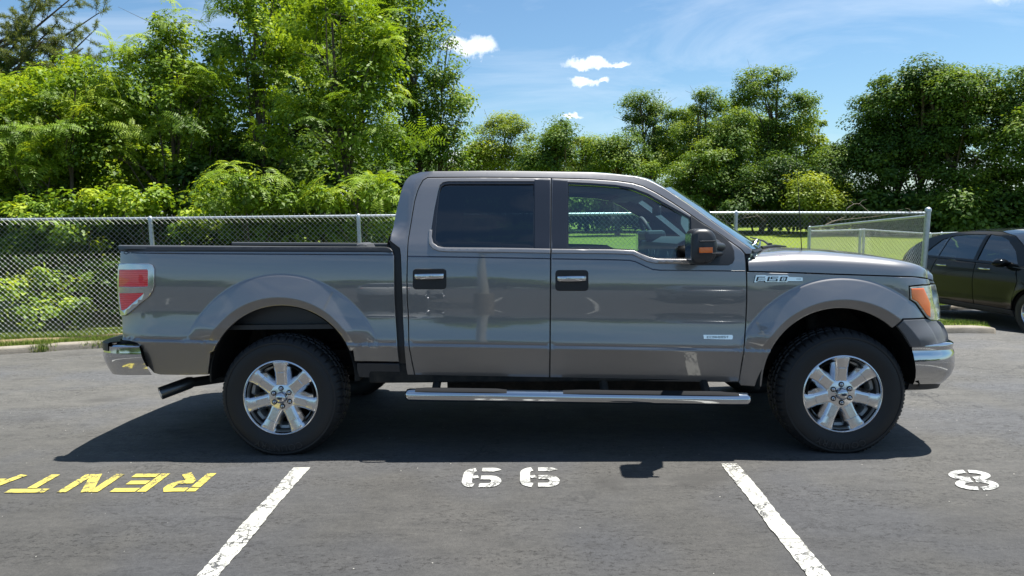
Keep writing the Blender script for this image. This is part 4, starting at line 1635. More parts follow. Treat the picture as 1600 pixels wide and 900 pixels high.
# exhaust
mex, n, b = material("blackened_exhaust", (0.10, 0.11, 0.12), 0.32, 0.8)
ea = L3(250, 615, .22); eb = L3(296, 598, .34); ec = L3(352, 590, .55)
mb = MB()
mb.tube([ec + Vector((.9, .1, .02)), ec + Vector((.4, .05, 0)), ec, eb.lerp(ec, .4), eb], [.034] * 5, 14)
ep = mb.build("exhaust_pipe", mex, truck, smooth=50)
mb = MB()
dv = (eb - ea).normalized()
mb.tube([eb + dv * .03, eb, ea + dv * .006, ea, ea + dv * .004, ea + dv * .10, ea + dv * .12], [.034, .044, .045, .0435, .038, .038, .001], 20, caps=False)
tipo = mb.build("exhaust_tip", mex, ep, smooth=50, fixn=False)
mb = MB()
mb.tube([ea + dv * .004, ea - dv * .001, ea + dv * .004], [.0455, .042, .038], 22, caps=False)
mb.build("tip_rim", m_silver, ep, smooth=80)
mb = MB()
mb.tube([(.9, 1.25, .47), (1.7, 1.25, .47)], .11, 16); mb.build("muffler", m_under, truck, smooth=40)

m_tread, n, b = material("matt_step_tread", (0.012, 0.013, 0.015), 0.85, spec=0.2)
# ---- step bars
sa = L3(640, 617, -.06); sb_ = L3(1166, 624, -.06)
for far in (0, 1):
    pts = []
    for t in np.linspace(0, 1, 25):
        pts.append(Vector((lerp(sa.x, sb_.x, t), -.055, lerp(sa.z, sb_.z, t))))
    e0, e1 = pts[0], pts[-1]
    pts = [e0 + Vector((-.026, 0, 0)), e0 + Vector((-.024, 0, 0)), e0 + Vector((-.016, 0, 0))] + pts + [e1 + Vector((.016, 0, 0)), e1 + Vector((.024, 0, 0)), e1 + Vector((.026, 0, 0))]
    if far: pts = [Vector((p.x, W - p.y, p.z)) for p in pts]
    mb = MB(); mb.tube(pts, [.012, .026, .037] + [.0415] * (len(pts) - 6) + [.037, .026, .012], 20, flat=(1, 1, 1))
    st_ = mb.build("step_bar", m_chrome, truck, smooth=60, fixn=True)
    for x0, x1 in ((.86, 1.52), (1.86, 2.52)):
        x0 += .02
        P_ = []
        for i in range(21):
            t = i / 20; x = lerp(sa.x + .04 if x0 < 1 else x0, x1 if x0 < 1 else sb_.x - .05, t)
            zc2 = lerp(sa.z, sb_.z, (x - sa.x) / (sb_.x - sa.x))
            e = min(1, min(t, 1 - t) * 9)
            row = []
            for a in range(38, 170, 11):
                r = .0425 + .006 * e
                y = -.055 - cos(radians(a)) * r
                row.append((x, W - y if far else y, zc2 + sin(radians(a)) * r))
            P_.append(row)
        mb = MB(); mb.grid(P_); mb.build("step_tread", m_tread, st_, smooth=60, fixn=True)
    mb = MB()
    for x in (1.05, 2.15, 2.80):
        mb = MB()
        mb.tube([(x, .42 if not far else W - .42, .54), (x, .08 if not far else W - .08, .47), (x, -.04 if not far else W + .04, lerp(sa.z, sb_.z, .5) + .01)], .028, 6)
        mb.build("step_bracket", m_under, st_, smooth=40)

# ---- mirrors
def towing_mirror(far, parent):
    M = (lambda p: (p[0], W - p[1], p[2])) if far else (lambda p: tuple(p))
    a = L3(1076, 357.5, -.14); c = L3(1117.5, 412.5, -.14)
    x0, x1, z1, z0 = a.x, c.x, a.z, c.z
    mb = MB(); P_ = []
    secs = [(-.035, .60, .90), (-.045, .86, .97), (-.07, .97, 1.0), (-.12, 1.0, 1.0), (-.17, 1.0, 1.0), (-.205, .97, .985), (-.225, .86, .94), (-.238, .6, .78)]
    for (y, sx, sz) in secs:
        xc, zc_ = x0 + (x1 - x0) * .42, (z0 + z1) / 2
        ring = []
        for k in range(28):
            ang = 2 * pi * k / 28
            ca, sa_ = cos(ang), sin(ang)
            e = .42
            ux = math.copysign(abs(ca) ** e, ca); uz = math.copysign(abs(sa_) ** e, sa_)
            hx = (x1 - x0) / 2
            X = (x0 + x1) / 2 + ux * hx * (sx if ux > 0 else 1)
            # front face is bowed, rear face (glass side) flat
            if ux > 0: X -= .035 * abs(uz) ** 2 * 1
            ring.append(M((X, y, zc_ + uz * (z1 - z0) / 2 * sz)))
        P_.append(ring + [ring[0]])
    mb.grid(P_)
    mb.add([P_[0][k] for k in range(28)], [tuple(range(28))]); mb.add([P_[-1][k] for k in range(28)], [tuple(range(28))])
    hous = mb.build("side_mirror", m_plastic, parent, smooth=50, fixn=True)
    mb = MB()
    for zz, r, xe in ((z1 - .105, .024, .055), (z0 + .075, .020, .045)):
        A = Vector((x1 - .02, -.14, zz)); Bq = Vector((x1 + xe, -.07, zz - .01)); Cq = Vector((x1 + xe + .015, .06, zz - .02))
        mb.tube([M(A), M(Bq), M(Cq)], [r, r * 1.1, r], 12)
    A = Vector((x1 - .03, -.10, (z0 + z1) / 2)); Cq = Vector((x1 + .045, .07, (z0 + z1) / 2 - .02))
    mb.tube([M(A), M((A + Cq) / 2), M(Cq)], [.055, .060, .060], 12)
    mb.build("mirror_arm", m_plastic, hous, smooth=60, fixn=True)
    mb = MB()      # raised ribs across the housing and the amber repeater
    for px0, py0, px1, py1 in ((1093, 376.3, 1118, 377.8), (1092, 395.5, 1129, 396.8)):
        a1 = L3(px0, py0, -.243); c1 = L3(px1, py1, -.243)
        mb.box(a1.x, c1.x, -.247, -.225, c1.z, a1.z)
    if far:
        mb.v = [M(p) for p in mb.v]
    mb.build("mirror_rib", m_plastic, hous, bevel=.003)
    a1 = L3(1092.5, 386.5, -.245); c1 = L3(1113.5, 395, -.245)
    mb = MB(); mb.box(a1.x, c1.x, -.250, -.215, c1.z, a1.z)
    if far: mb.v = [M(p) for p in mb.v]
    mb.build("repeater_lamp", m_amber, hous, bevel=.003)
    mb = MB(); mb.box(x0 - .003, x0 + .004, -.215, -.06, z0 + .03, z1 - .03)
    if far: mb.v = [M(p) for p in mb.v]
    mb.build("mirror_glass", m_chrome, hous)
towing_mirror(0, front_doors[0]); towing_mirror(1, front_doors[1])

# ---- cabin
mb = MB()
for x, nm in ((1.55, 0), (.62, 1)):
    pass
def seat(x, y0, y1, bench=False):
    s = empty_part = None
    mb = MB()
    P_ = []
    for z, dx, hx in ((.72, .0, .0), (.90, -.02, .0), (1.05, -.06, .0), (1.22, -.11, .0), (1.30, -.14, .0)):
        pass
    Mx = Matrix.Translation((x, 0, 0))
    mb.box(x - .02, x + .50, y0, y1, .74, .92)
    o = mb.build("seat", m_seat, truck, bevel=.05)
    mb = MB()
    vs = []
    for (z, xa, xb2) in ((.84, x - .10, x + .06), (1.05, x - .15, x + .0), (1.24, x - .22, x - .09)):
        vs.append([(xa, y0, z), (xa, y1, z), (xb2, y1, z), (xb2, y0, z)])
    mb.grid([r + [r[0]] for r in vs])
    mb.add(vs[0], [(0, 1, 2, 3)]); mb.add(vs[-1], [(3, 2, 1, 0)])
    mb.build("seat_back", m_seat, o, fixn=True, bevel=.035)
    ym = (y0 + y1) / 2
    for q in ((ym,) if not bench else (y0 + .22, y1 - .22)):
        mb = MB(); mb.box(x - .27, x - .17, q - .13, q + .13, 1.25, 1.40)
        mb.build("headrest", m_seat, o, bevel=.04)
seat(1.58, .28, .82); seat(1.58, W - .82, W - .28); seat(.72, .25, W - .25, True)
mb = MB()
xd = L3(1075, 372, .9).x
pd = L3(1065, 366, .9)
P_ = []
for yy in np.linspace(.14, W - .14, 13):
    P_.append([(xd - .30, yy, .70), (xd - .26, yy, pd.z - .22), (xd - .22, yy, pd.z - .06), (xd - .14, yy, pd.z - .015), (xd + .06, yy, pd.z - .02), (xd + .16, yy, pd.z - .06), (xd + .18, yy, .8)])
mb.grid(P_)
m_dash, n, b = material("dashboard_plastic", (0.08, 0.095, 0.11), 0.5)
dash = mb.build("dashboard", m_dash, truck, smooth=40, fixn=True)
mb = MB()
mb.box(xd - .27, xd - .10, W - .72, W - .30, pd.z - .05, pd.z + .035)
mb.build("instrument_hood", m_dash, dash, bevel=.03)
mb = MB()
for yy in (.30, .85, 1.12, W - .3):
    mb.lathe([(0, .0), (.028, .004), (.034, 0)], 14, 'X', (xd - .268, yy, pd.z - .14))
mb.build("air_vent", m_silver, dash, smooth=50)
# steering wheel (left-hand drive: far side)
sw = L3(1016, 373, W - .50)
mb = MB()
Rm = Matrix.Translation(sw) @ Matrix.Rotation(radians(-24), 4, 'Y')
ring = [Rm @ Vector((0, .19 * cos(a), .19 * sin(a))) for a in [2 * pi * k / 28 for k in range(29)]]
mb.tube(ring, .017, 8, caps=False)
for a in (20, 160, 270):
    mb.tube([Rm @ Vector((0, 0, 0)), Rm @ Vector((0, .185 * cos(radians(a)), .185 * sin(radians(a))))], .02, 6)
mb.lathe([(0, -.03), (.06, -.02), (.07, .03), (0, .04)], 14, 'X', tuple(sw))
mb.tube([sw, sw + Vector((.30, 0, -.12))], .035, 8)
mb.build("steering_wheel", m_interior, truck, smooth=60)
# headliner with a sun visor, inner mirror
mb = MB(); P_ = []
for i in range(12):
    s = i / 11; x = lerp(xra + .06, xrb + .02, s)
    ze = float(_rz(min(x, xrb))) - .045
    P_.append([(x, lerp(.34, W - .34, t), ze + .02 * (1 - (2 * t - 1) ** 2)) for t in np.linspace(0, 1, 9)])
mb.grid(P_)
m_liner, n, b = material("grey_headliner", (0.30, 0.32, 0.33), 0.9)
mb.build("headliner", m_liner, truck, smooth=60, fixn=True)
mb = MB(); pv = L3(980, 312, .62)
for y0 in (.50, W - .95): mb.box(pv.x - .06, pv.x + .10, y0, y0 + .42, pv.z + .012, pv.z + .03)
mb.build("sun_visor", m_liner, truck, bevel=.008)
mb = MB(); pm = L3(1026, 330, .99)
mb.box(pm.x - .015, pm.x + .015, .87, 1.12, pm.z - .035, pm.z + .035)
mb.build("rear_view_mirror", m_interior, truck, bevel=.01)
# seat belts hanging on the centre pillars, inner pillar trim
for y0 in (.20, W - .23):
    mb = MB(); a0 = L3(886, 300, .2); mb.tube([(a0.x - .06, y0 + (.12 if y0 < 1 else -.10), 1.70), (a0.x - .02, y0, 1.35), (a0.x + .02, y0, .95)], .022, 4, flat=(1, .15, 1))
    mb.build("seat_belt", m_interior, truck)
    mb = MB(); mb.box(a0.x - .19, a0.x - .03, y0 + .10 if y0 < 1 else y0 - .12, y0 + .13 if y0 < 1 else y0 - .09, 1.25, 1.74); mb.build("pillar_trim", m_interior, truck, bevel=.01)
mb = MB(); mb.box(xd - .9, xd - .28, .86, 1.12, .70, 1.02); mb.build("centre_console", m_dash, truck, bevel=.03)

# =================================================================== WHEELS
wheel = MB()
RT = 0.402
wheel.lathe([(.215, .02), (.222, .06), (.215, .14), (.200, .22), (0.0, .22)], 48, 'Y')
wb = wheel.build("wheel", m_under, truck, smooth=50)
# tyre with shoulder blocks
prof = [(.232, .018), (.240, .004), (.262, -.006), (.300, -.014), (.335, -.012), (.350, -.006), (.352, -.0095), (.362, -.0095), (.372, .002), (.384, .012), (.3935, .026), (.398, .045),
        (.400, .075), (.390, .080), (.390, .088), (.402, .093), (.403, .125), (.393, .128), (.393, .146), (.403, .149), (.402, .182), (.390, .188), (.390, .196), (.400, .200), (.398, .232),
        (.392, .252), (.370, .275), (.335, .288), (.285, .284), (.240, .262), (.232, .25)]
NSEG = 288
def tread(j, k, r, h):
    q = k % 6
    if j in (9, 10, 11, 12):
        if q in (0,): return r - (.010 if j > 9 else .006), h + (.006 if j < 11 else 0)
        if q == 3 and j < 11: return r - .003, h + .003
    if j in (15, 16) and (k + 2) % 6 == 0: return r - .009, h
    if j in (19, 20) and (k + 4) % 6 == 0: return r - .009, h
    if j in (23, 24) and q == 0: return r - .009, h
    return r, h
prof = [((.245 + (r - .232) * (.412 - .245) / (.403 - .232)), h) for r, h in prof]
mb = MB(); mb.lathe(prof, NSEG, 'Y', fn=tread)
WZ = 0.384
def squash(v):              # weight on the tyre: flat contact patch, slight bulge above it
    x, y, z = v
    lim = -(WZ - 0.001)
    if z < lim: z = lim - 0.02 * 0
    if z < -.27 and y < .03: y -= .010 * sstep(-.27, -.36, z) if False else .008 * max(0.0, min(1.0, (-.27 - z) / .09)) * (1 if abs(x) < .25 else 0.4)
    return (x, y, z)
mb.v = [squash(v) for v in mb.v]
tyre = mb.build("tyre", m_tyre, wb, smooth=32)
# raised lettering at the foot of the sidewall
cu = bpy.data.curves.new("sidewall_letters", 'FONT')
cu.body = "COUNTRY"; cu.size = 0.062; cu.extrude = 0.0012; cu.space_character = 1.15
tob = bpy.data.objects.new("tmp_text", cu); COL.objects.link(tob)
dg = bpy.context.evaluated_depsgraph_get()
me = bpy.data.meshes.new_from_object(tob.evaluated_get(dg))
bpy.data.objects.remove(tob)
mx_ = max(v.co.x for v in me.vertices)
for v in me.vertices:
    ang = -pi / 2 - (v.co.x - mx_ / 2) / .337 - .05
    r = .312 + v.co.y
    yv = -.0195 - (v.co.z + .0012) * 1.0 + (0.002 if r > .33 else 0)
    v.co = Vector((r * cos(ang), yv, r * sin(ang)))
me.materials.clear(); me.materials.append(m_plastic)
lo = bpy.data.objects.new("sidewall_letters", me); COL.objects.link(lo); lo.parent = wb
# rim: lip and barrel
mb = MB()
mb.lathe([(r * 1.036, h) for r, h in [(.2465, .020), (.2470, .008), (.2440, .002), (.2370, .000), (.2330, .005), (.2300, .016), (.2270, .026)]], 96, 'Y')
m_barrel, n, b = material('rim_barrel_alloy', (0.42, 0.42, 0.41), 0.45, 0.35)
mbb = MB(); mbb.lathe([(r * 1.036, h) for r, h in [(.2270, .026), (.2190, .045), (.214, .07), (.196, .075), (.190, .15)]], 96, 'Y')
mbb.build('rim_barrel', m_barrel, wb, smooth=40, fixn=True)
rim = mb.build("rim", m_wheelchrome, wb, smooth=50, fixn=True)
mb = MB()
mb.lathe([(.0, .030), (.082, .028), (.094, .034), (.100, .060), (.100, .12)], 48, 'Y')
mb.build("hub", m_wheelchrome, wb, smooth=50, fixn=True)
# seven spokes
def spoke_mesh():
    secs = [(.078, .035, .030, .004), (.12, .031, .026, .004), (.165, .033, .022, .004), (.1675, .033, .0185, .004), (.205, .038, .014, .003), (.226, .043, .012, .002), (.234, .047, .016, .0)]
    mb = MB(); P_ = []
    for (r, hw, y, c) in secs:
        P_.append([(-hw - .026, y + .050, r), (-hw - .009, y + .014, r), (-hw + .001, y + .002, r), (-hw + .006, y, r), (0, y - .0015, r), (hw - .006, y, r), (hw - .001, y + .002, r), (hw + .009, y + .014, r), (hw + .026, y + .050, r)])
    mb.grid(P_)
    # inlaid panel, a step proud of the spoke
    q = [(-.020, .0265, .088), (.020, .0265, .088), (.0205, .0182, .158), (-.0205, .0182, .158)]
    mb.box(-.0205, .0205, .016, .0285, .088, .160)
    for i in range(len(mb.v) - 8, len(mb.v)):
        x, y, z = mb.v[i]
        if y < .02: mb.v[i] = (x, .0265 - .0085 * (z - .088) / .07 - .0022, z)
    return mb
_sm = spoke_mesh(); _sm.v = [(v[0] * 1.036, v[1], v[2] * 1.036) for v in _sm.v]
sp0 = _sm.build("spoke", m_wheelchrome, wb, smooth=30, fixn=True)
for k in range(1, 7):
    o = sp0.copy(); COL.objects.link(o); o.parent = wb; o.rotation_euler = (0, k * 2 * pi / 7, 0)
# lug nuts in black pockets
mb = MB(); mb.lathe([(0.0, -.010), (.007, -.009), (.010, -.004), (.011, .006), (.0165, .008), (.0175, .020)], 16, 'Y')
nut0 = None
mb2 = MB(); mb2.lathe([(0, .002), (.0125, .002), (.0175, -.001), (.0185, .012)], 18, 'Y')
for k in range(6):
    a = radians(30 + 60 * k + 2)
    for src, nm, mt in ((mb, "lug_nut", m_wheelchrome), (mb2, "nut_pocket", m_rubber)):
        if k == 0:
            o = src.build(nm, mt, wb, smooth=50, fixn=True)
            if nm == "lug_nut": nut0 = o
            else: poc0 = o
            src.first = o
        else:
            o = src.first.copy(); COL.objects.link(o); o.parent = wb
        o.location = (.060 * cos(a), .016 if nm == "lug_nut" else .026, .060 * sin(a))
for o in [c for c in wb.children if c.name.startswith("lug_nut")]: o.scale = (.62, 1, .62)
mb = MB(); mb.lathe([(0, -.012), (.020, -.011), (.030, -.006), (.037, .004), (.040, .030)], 36, 'Y')
cap = mb.build("centre_cap", m_chrome, wb, smooth=60, fixn=True)
mb = MB()
mb.lathe([(0, -.0145), (.010, -.0143), (.0125, -.0130), (.0128, -.011)], 24, 'Y')
mb.v = [(v[0] * 1.35, v[1], v[2] * .62) for v in mb.v]
o_ = mb.build("cap_emblem", m_pin, wb, smooth=60, fixn=True)
wr = L3(439, 623.6, .012)
wf = L3(1316.3, 617.3, .012)
wb.location = (wr.x, .0, wr.z)
def dupwheel(loc, rz, spin=0):
    c = wb.copy(); COL.objects.link(c); c.parent = truck; c.location = loc; c.rotation_euler = Euler((0, spin, rz), 'XYZ')
    for ch in list(wb.children):
        d = ch.copy(); COL.objects.link(d); d.parent = c
    return c
wz = WZ
wb.location.z = wz
dupwheel((wf.x, .0, wz), 0)
dupwheel((wr.x, W, wz), pi)
dupwheel((wf.x, W, wz), pi)
print("front wheel at", wf, "rear", wr, "crease", _c0, _c1, "nose", _sil[0], _sil[-1])

# =================================================================== FENCES
m_galv, n, b = material("galvanised_steel", (0.50, 0.54, 0.56), 0.42, 0.65)
O = n.pos()
n.set(b.inputs['Base Color'], n.mix(n.noise(O, 14.0, 4, 0.7), (0.34, 0.39, 0.42), (0.62, 0.65, 0.66)))
m_wire, n, b = material("galvanised_wire", (0.34, 0.36, 0.35), 0.55, 0.3)


def chain_fence(label, pts, posts, base=None, post_r=0.030, term=(), railr=0.021, pitch=0.0725, wr=0.0020, cap=True, knuckle=True, group=None, mesh_top=0.012):
    """pts: rail polyline (x, y, z); posts: indices of pts that carry a post"""
    A = Vector(pts[0])
    t = empty("chain_link_fence", (A.x, A.y, fieldz(A.x, A.y)))
    tag(t, label, "fence", group)
    def rel(p): return Vector(p) - t.location
    # rail
    mb = MB(); mb.tube([rel(p) for p in pts], railr, 10)
    mb.build("top_rail", m_galv, t, smooth=60)
    for i in posts:
        p = Vector(pts[i]); big = i in term
        zb = fieldz(p.x, p.y) - .05
        r = 0.044 if big else post_r
        top = p.z + (0.055 if big else -0.012)
        off = Vector((0, -(0.0 if big else 0.0), 0))
        mb = MB()
        lean = Vector((0.06 if big else 0, 0, 0))
        mb.tube([rel((p.x - lean.x, p.y, zb)), rel((p.x, p.y, top))], r, 14)
        po = mb.build("post", m_galv, t, smooth=50)
        mb = MB()
        if big: mb.lathe([(0, .042), (.025, .036), (.045, .016), (.050, 0), (.050, -.03)], 16, 'Z', tuple(rel((p.x, p.y, top))))
        else: mb.lathe([(0, .050), (.018, .044), (.030, .020), (.034, -.01), (.034, -.035)], 14, 'Z', tuple(rel((p.x, p.y, top))))
        mb.build("post_cap", m_galv, po, smooth=50, fixn=True)
    # woven wire
    V = []; F = []
    P = [Vector(p) for p in pts]
    S = [0]
    for a, b_ in zip(P, P[1:]): S.append(S[-1] + math.hypot(b_.x - a.x, b_.y - a.y))
    def at_(s):
        s = max(0, min(S[-1] - 1e-6, s))
        i = max(j for j in range(len(S) - 1) if S[j] <= s)
        f = (s - S[i]) / (S[i + 1] - S[i])
        p = P[i].lerp(P[i + 1], f); d = (P[i + 1] - P[i]); nrm = Vector((d.y, -d.x, 0)).normalized()
        return p, nrm
    def wire(s0, w0, s1, w1, o, r=wr):
        # one straight run split so that it follows the ground-line of the fence
        k = 3
        rings = []
        for j in range(k + 1):
            s = lerp(s0, s1, j / k); w = lerp(w0, w1, j / k)
            p, nr = at_(s)
            rings.append((Vector((p.x, p.y, p.z + w)) + nr * o, nr))
        d = (rings[-1][0] - rings[0][0]).normalized()
        o0 = len(V)
        for q, nr in rings:
            u = d.cross(nr).normalized()
            for a in (90, 210, 330):
                V.append(rel(q + (nr * sin(radians(a)) + u * cos(radians(a))) * r))
        for j in range(k):
            for c in range(3):
                F.append((o0 + j * 3 + c, o0 + j * 3 + (c + 1) % 3, o0 + (j + 1) * 3 + (c + 1) % 3, o0 + (j + 1) * 3 + c))
    n_ = int(S[-1] / pitch)
    for i in range(-26, n_ + 1):
        s0 = i * pitch
        for sgn in (1, -1):
            sa_ = s0 if sgn == 1 else s0 + 26 * pitch
            p, _n = at_(max(0, min(S[-1], sa_)))
            # height of the mesh below the rail
            hgt = p.z - fieldz(p.x, p.y) - 0.03
            top = mesh_top
            sA, wA, sB, wB = sa_, top, sa_ + sgn * (hgt + top), -hgt
            # clip to the fence ends
            def clip(sA, wA, sB, wB):
                if max(sA, sB) < 0 or min(sA, sB) > S[-1]: return None
                def cut(s, w, s2, w2):
                    if s < 0: f = (0 - s) / (s2 - s); return 0, w + (w2 - w) * f
                    if s > S[-1]: f = (S[-1] - s) / (s2 - s); return S[-1], w + (w2 - w) * f
                    return s, w
                a_ = cut(sA, wA, sB, wB); b2 = cut(sB, wB, sA, wA)
                return a_[0], a_[1], b2[0], b2[1]
            c_ = clip(sA, wA, sB, wB)
            if c_ and abs(c_[0] - c_[2]) > .02: wire(c_[0], c_[1], c_[2], c_[3], 0.026 + 0.003 * sgn)
    if knuckle:
        kr = random.Random(3)
        for i in range(n_ + 1):
            s = i * pitch
            e = kr.uniform(-.004, .004)
            wire(s - .012, .002, s + .002 + e, .030, .028)
            wire(s + .012, .002, s - .002 + e, .030, .026)
            wire(s + e, .028, s + e + kr.choice((-1, 1)) * .008, .050 + kr.uniform(-.006, .004), .027, wr * .9)
    me = bpy.data.meshes.new("wire_mesh")
    me.from_pydata([tuple(v) for v in V], [], F)
    me.materials.append(m_wire); me.update()
    o = bpy.data.objects.new("wire_mesh", me); COL.objects.link(o); o.parent = t
    o['kind'] = 'stuff'
    return t


def railz(x): return float(np.interp(x, [-6.98, -5.3, -2.45, 3.27, 6.47], [1.575, 1.556, 1.539, 1.483, 1.42])) if x > -6.98 else 1.575 + (-6.98 - x) * .011
def faxy(x): return 9.553 + (x + 6.98) * 0.1397
fx = [-13.9, -11.0, -8.16, -5.303, -2.449, 0.408, 3.265, 6.471]
chain_fence("galvanised chain link fence with twisted wire ends running behind the pickup truck", [(x, faxy(x), railz(x)) for x in fx], range(8), term=(7,))
chain_fence("chain link fence running away from the end post down to the field", [(6.471, 11.47, 1.375), (6.70, 14.4, 1.20), (6.914, 17.24, 1.03)], (2,), post_r=.04, knuckle=False)
chain_fence("far chain link fence crossing the field behind the black car", [(6.95, 17.26, 0.94), (8.74, 18.5, .90), (8.94, 18.72, 0.90), (11.7, 20.5, 0.68), (12.2, 20.8, .68), (16.5, 23.3, .62), (24, 27.5, .5)], (1, 2, 3, 4, 5, 6), knuckle=False, post_r=.035, pitch=.09)
# dry twigs caught on the wire
m_twig, n, b = material("dry_twig", (0.34, 0.29, 0.21), 0.85)
def twig(lbl, pix, s, r=.005):
    mb = MB()
    P_ = [atdepth(x, y, FPX / s) for x, y in pix]
    mb.tube(P_, [r * lerp(1, .4, i / (len(P_) - 1)) for i in range(len(P_))], 5)
    for i in range(1, len(P_) - 1):
        mb.tube([P_[i], P_[i] + Vector((.05 * (-1) ** i, .01, .05)), P_[i] + Vector((.11 * (-1) ** i, 0, .06))], [r * .6, r * .4, r * .2], 4)
    o = mb.build("dry_vine", m_twig)
    tag(o, lbl, "vine")
twig("dry bare vine arching above the fence rail near the end post", [(1288, 352), (1322, 338), (1323, 326), (1334, 318.5), (1343, 318), (1352, 326), (1362, 333)], 98)
twig("dry bare vine lying along the wire left of the end post", [(1275, 360), (1300, 345), (1330, 342), (1370, 338), (1400, 333), (1425, 331), (1442, 328)], 97.5, .004)
twig("dry vine stems tangled in the wire behind the windshield", [(1128, 334), (1137, 349), (1160, 341), (1185, 337), (1196, 345)], 100.5, .004)
twig("dry vine stems seen through the truck's front side window", [(1020, 341), (1035, 342), (1050, 338), (1066, 345), (1078, 356)], 102, .006)

# =================================================================== BLACK CAR beyond the kerb corner
CW = 1.84
_cs = pchip([.18, .35, .55, .70, .85, .95, 1.02, 1.10, 1.25, 1.45, 1.56, 1.62], [.10, .03, .005, 0, .012, .03, .05, .085, .15, .245, .32, .42])
RAX, FAX, CR = 0.92, 3.60, 0.335


def car_y(x, z):
    y = float(_cs(z))
    for a, k in ((0.75 - x, .30), (x - 3.75, .34)):
        if a > 0: y += k * (a / .75) ** 2.3
    for c in (RAX, FAX):
        r = math.hypot(x - c, z - CR)
        if r < .50 and z < .9: y -= 0.022 * (1 - sstep(.40, .50, r))
    return y


m_black, n, b = material("black_car_paint", (0.005, 0.006, 0.007), 0.12, coat=0.10, coat_rough=0.02, spec=0.12)
m_carglass = glass_material("car_glass", (0.16, 0.22, 0.24), boost=0.06)


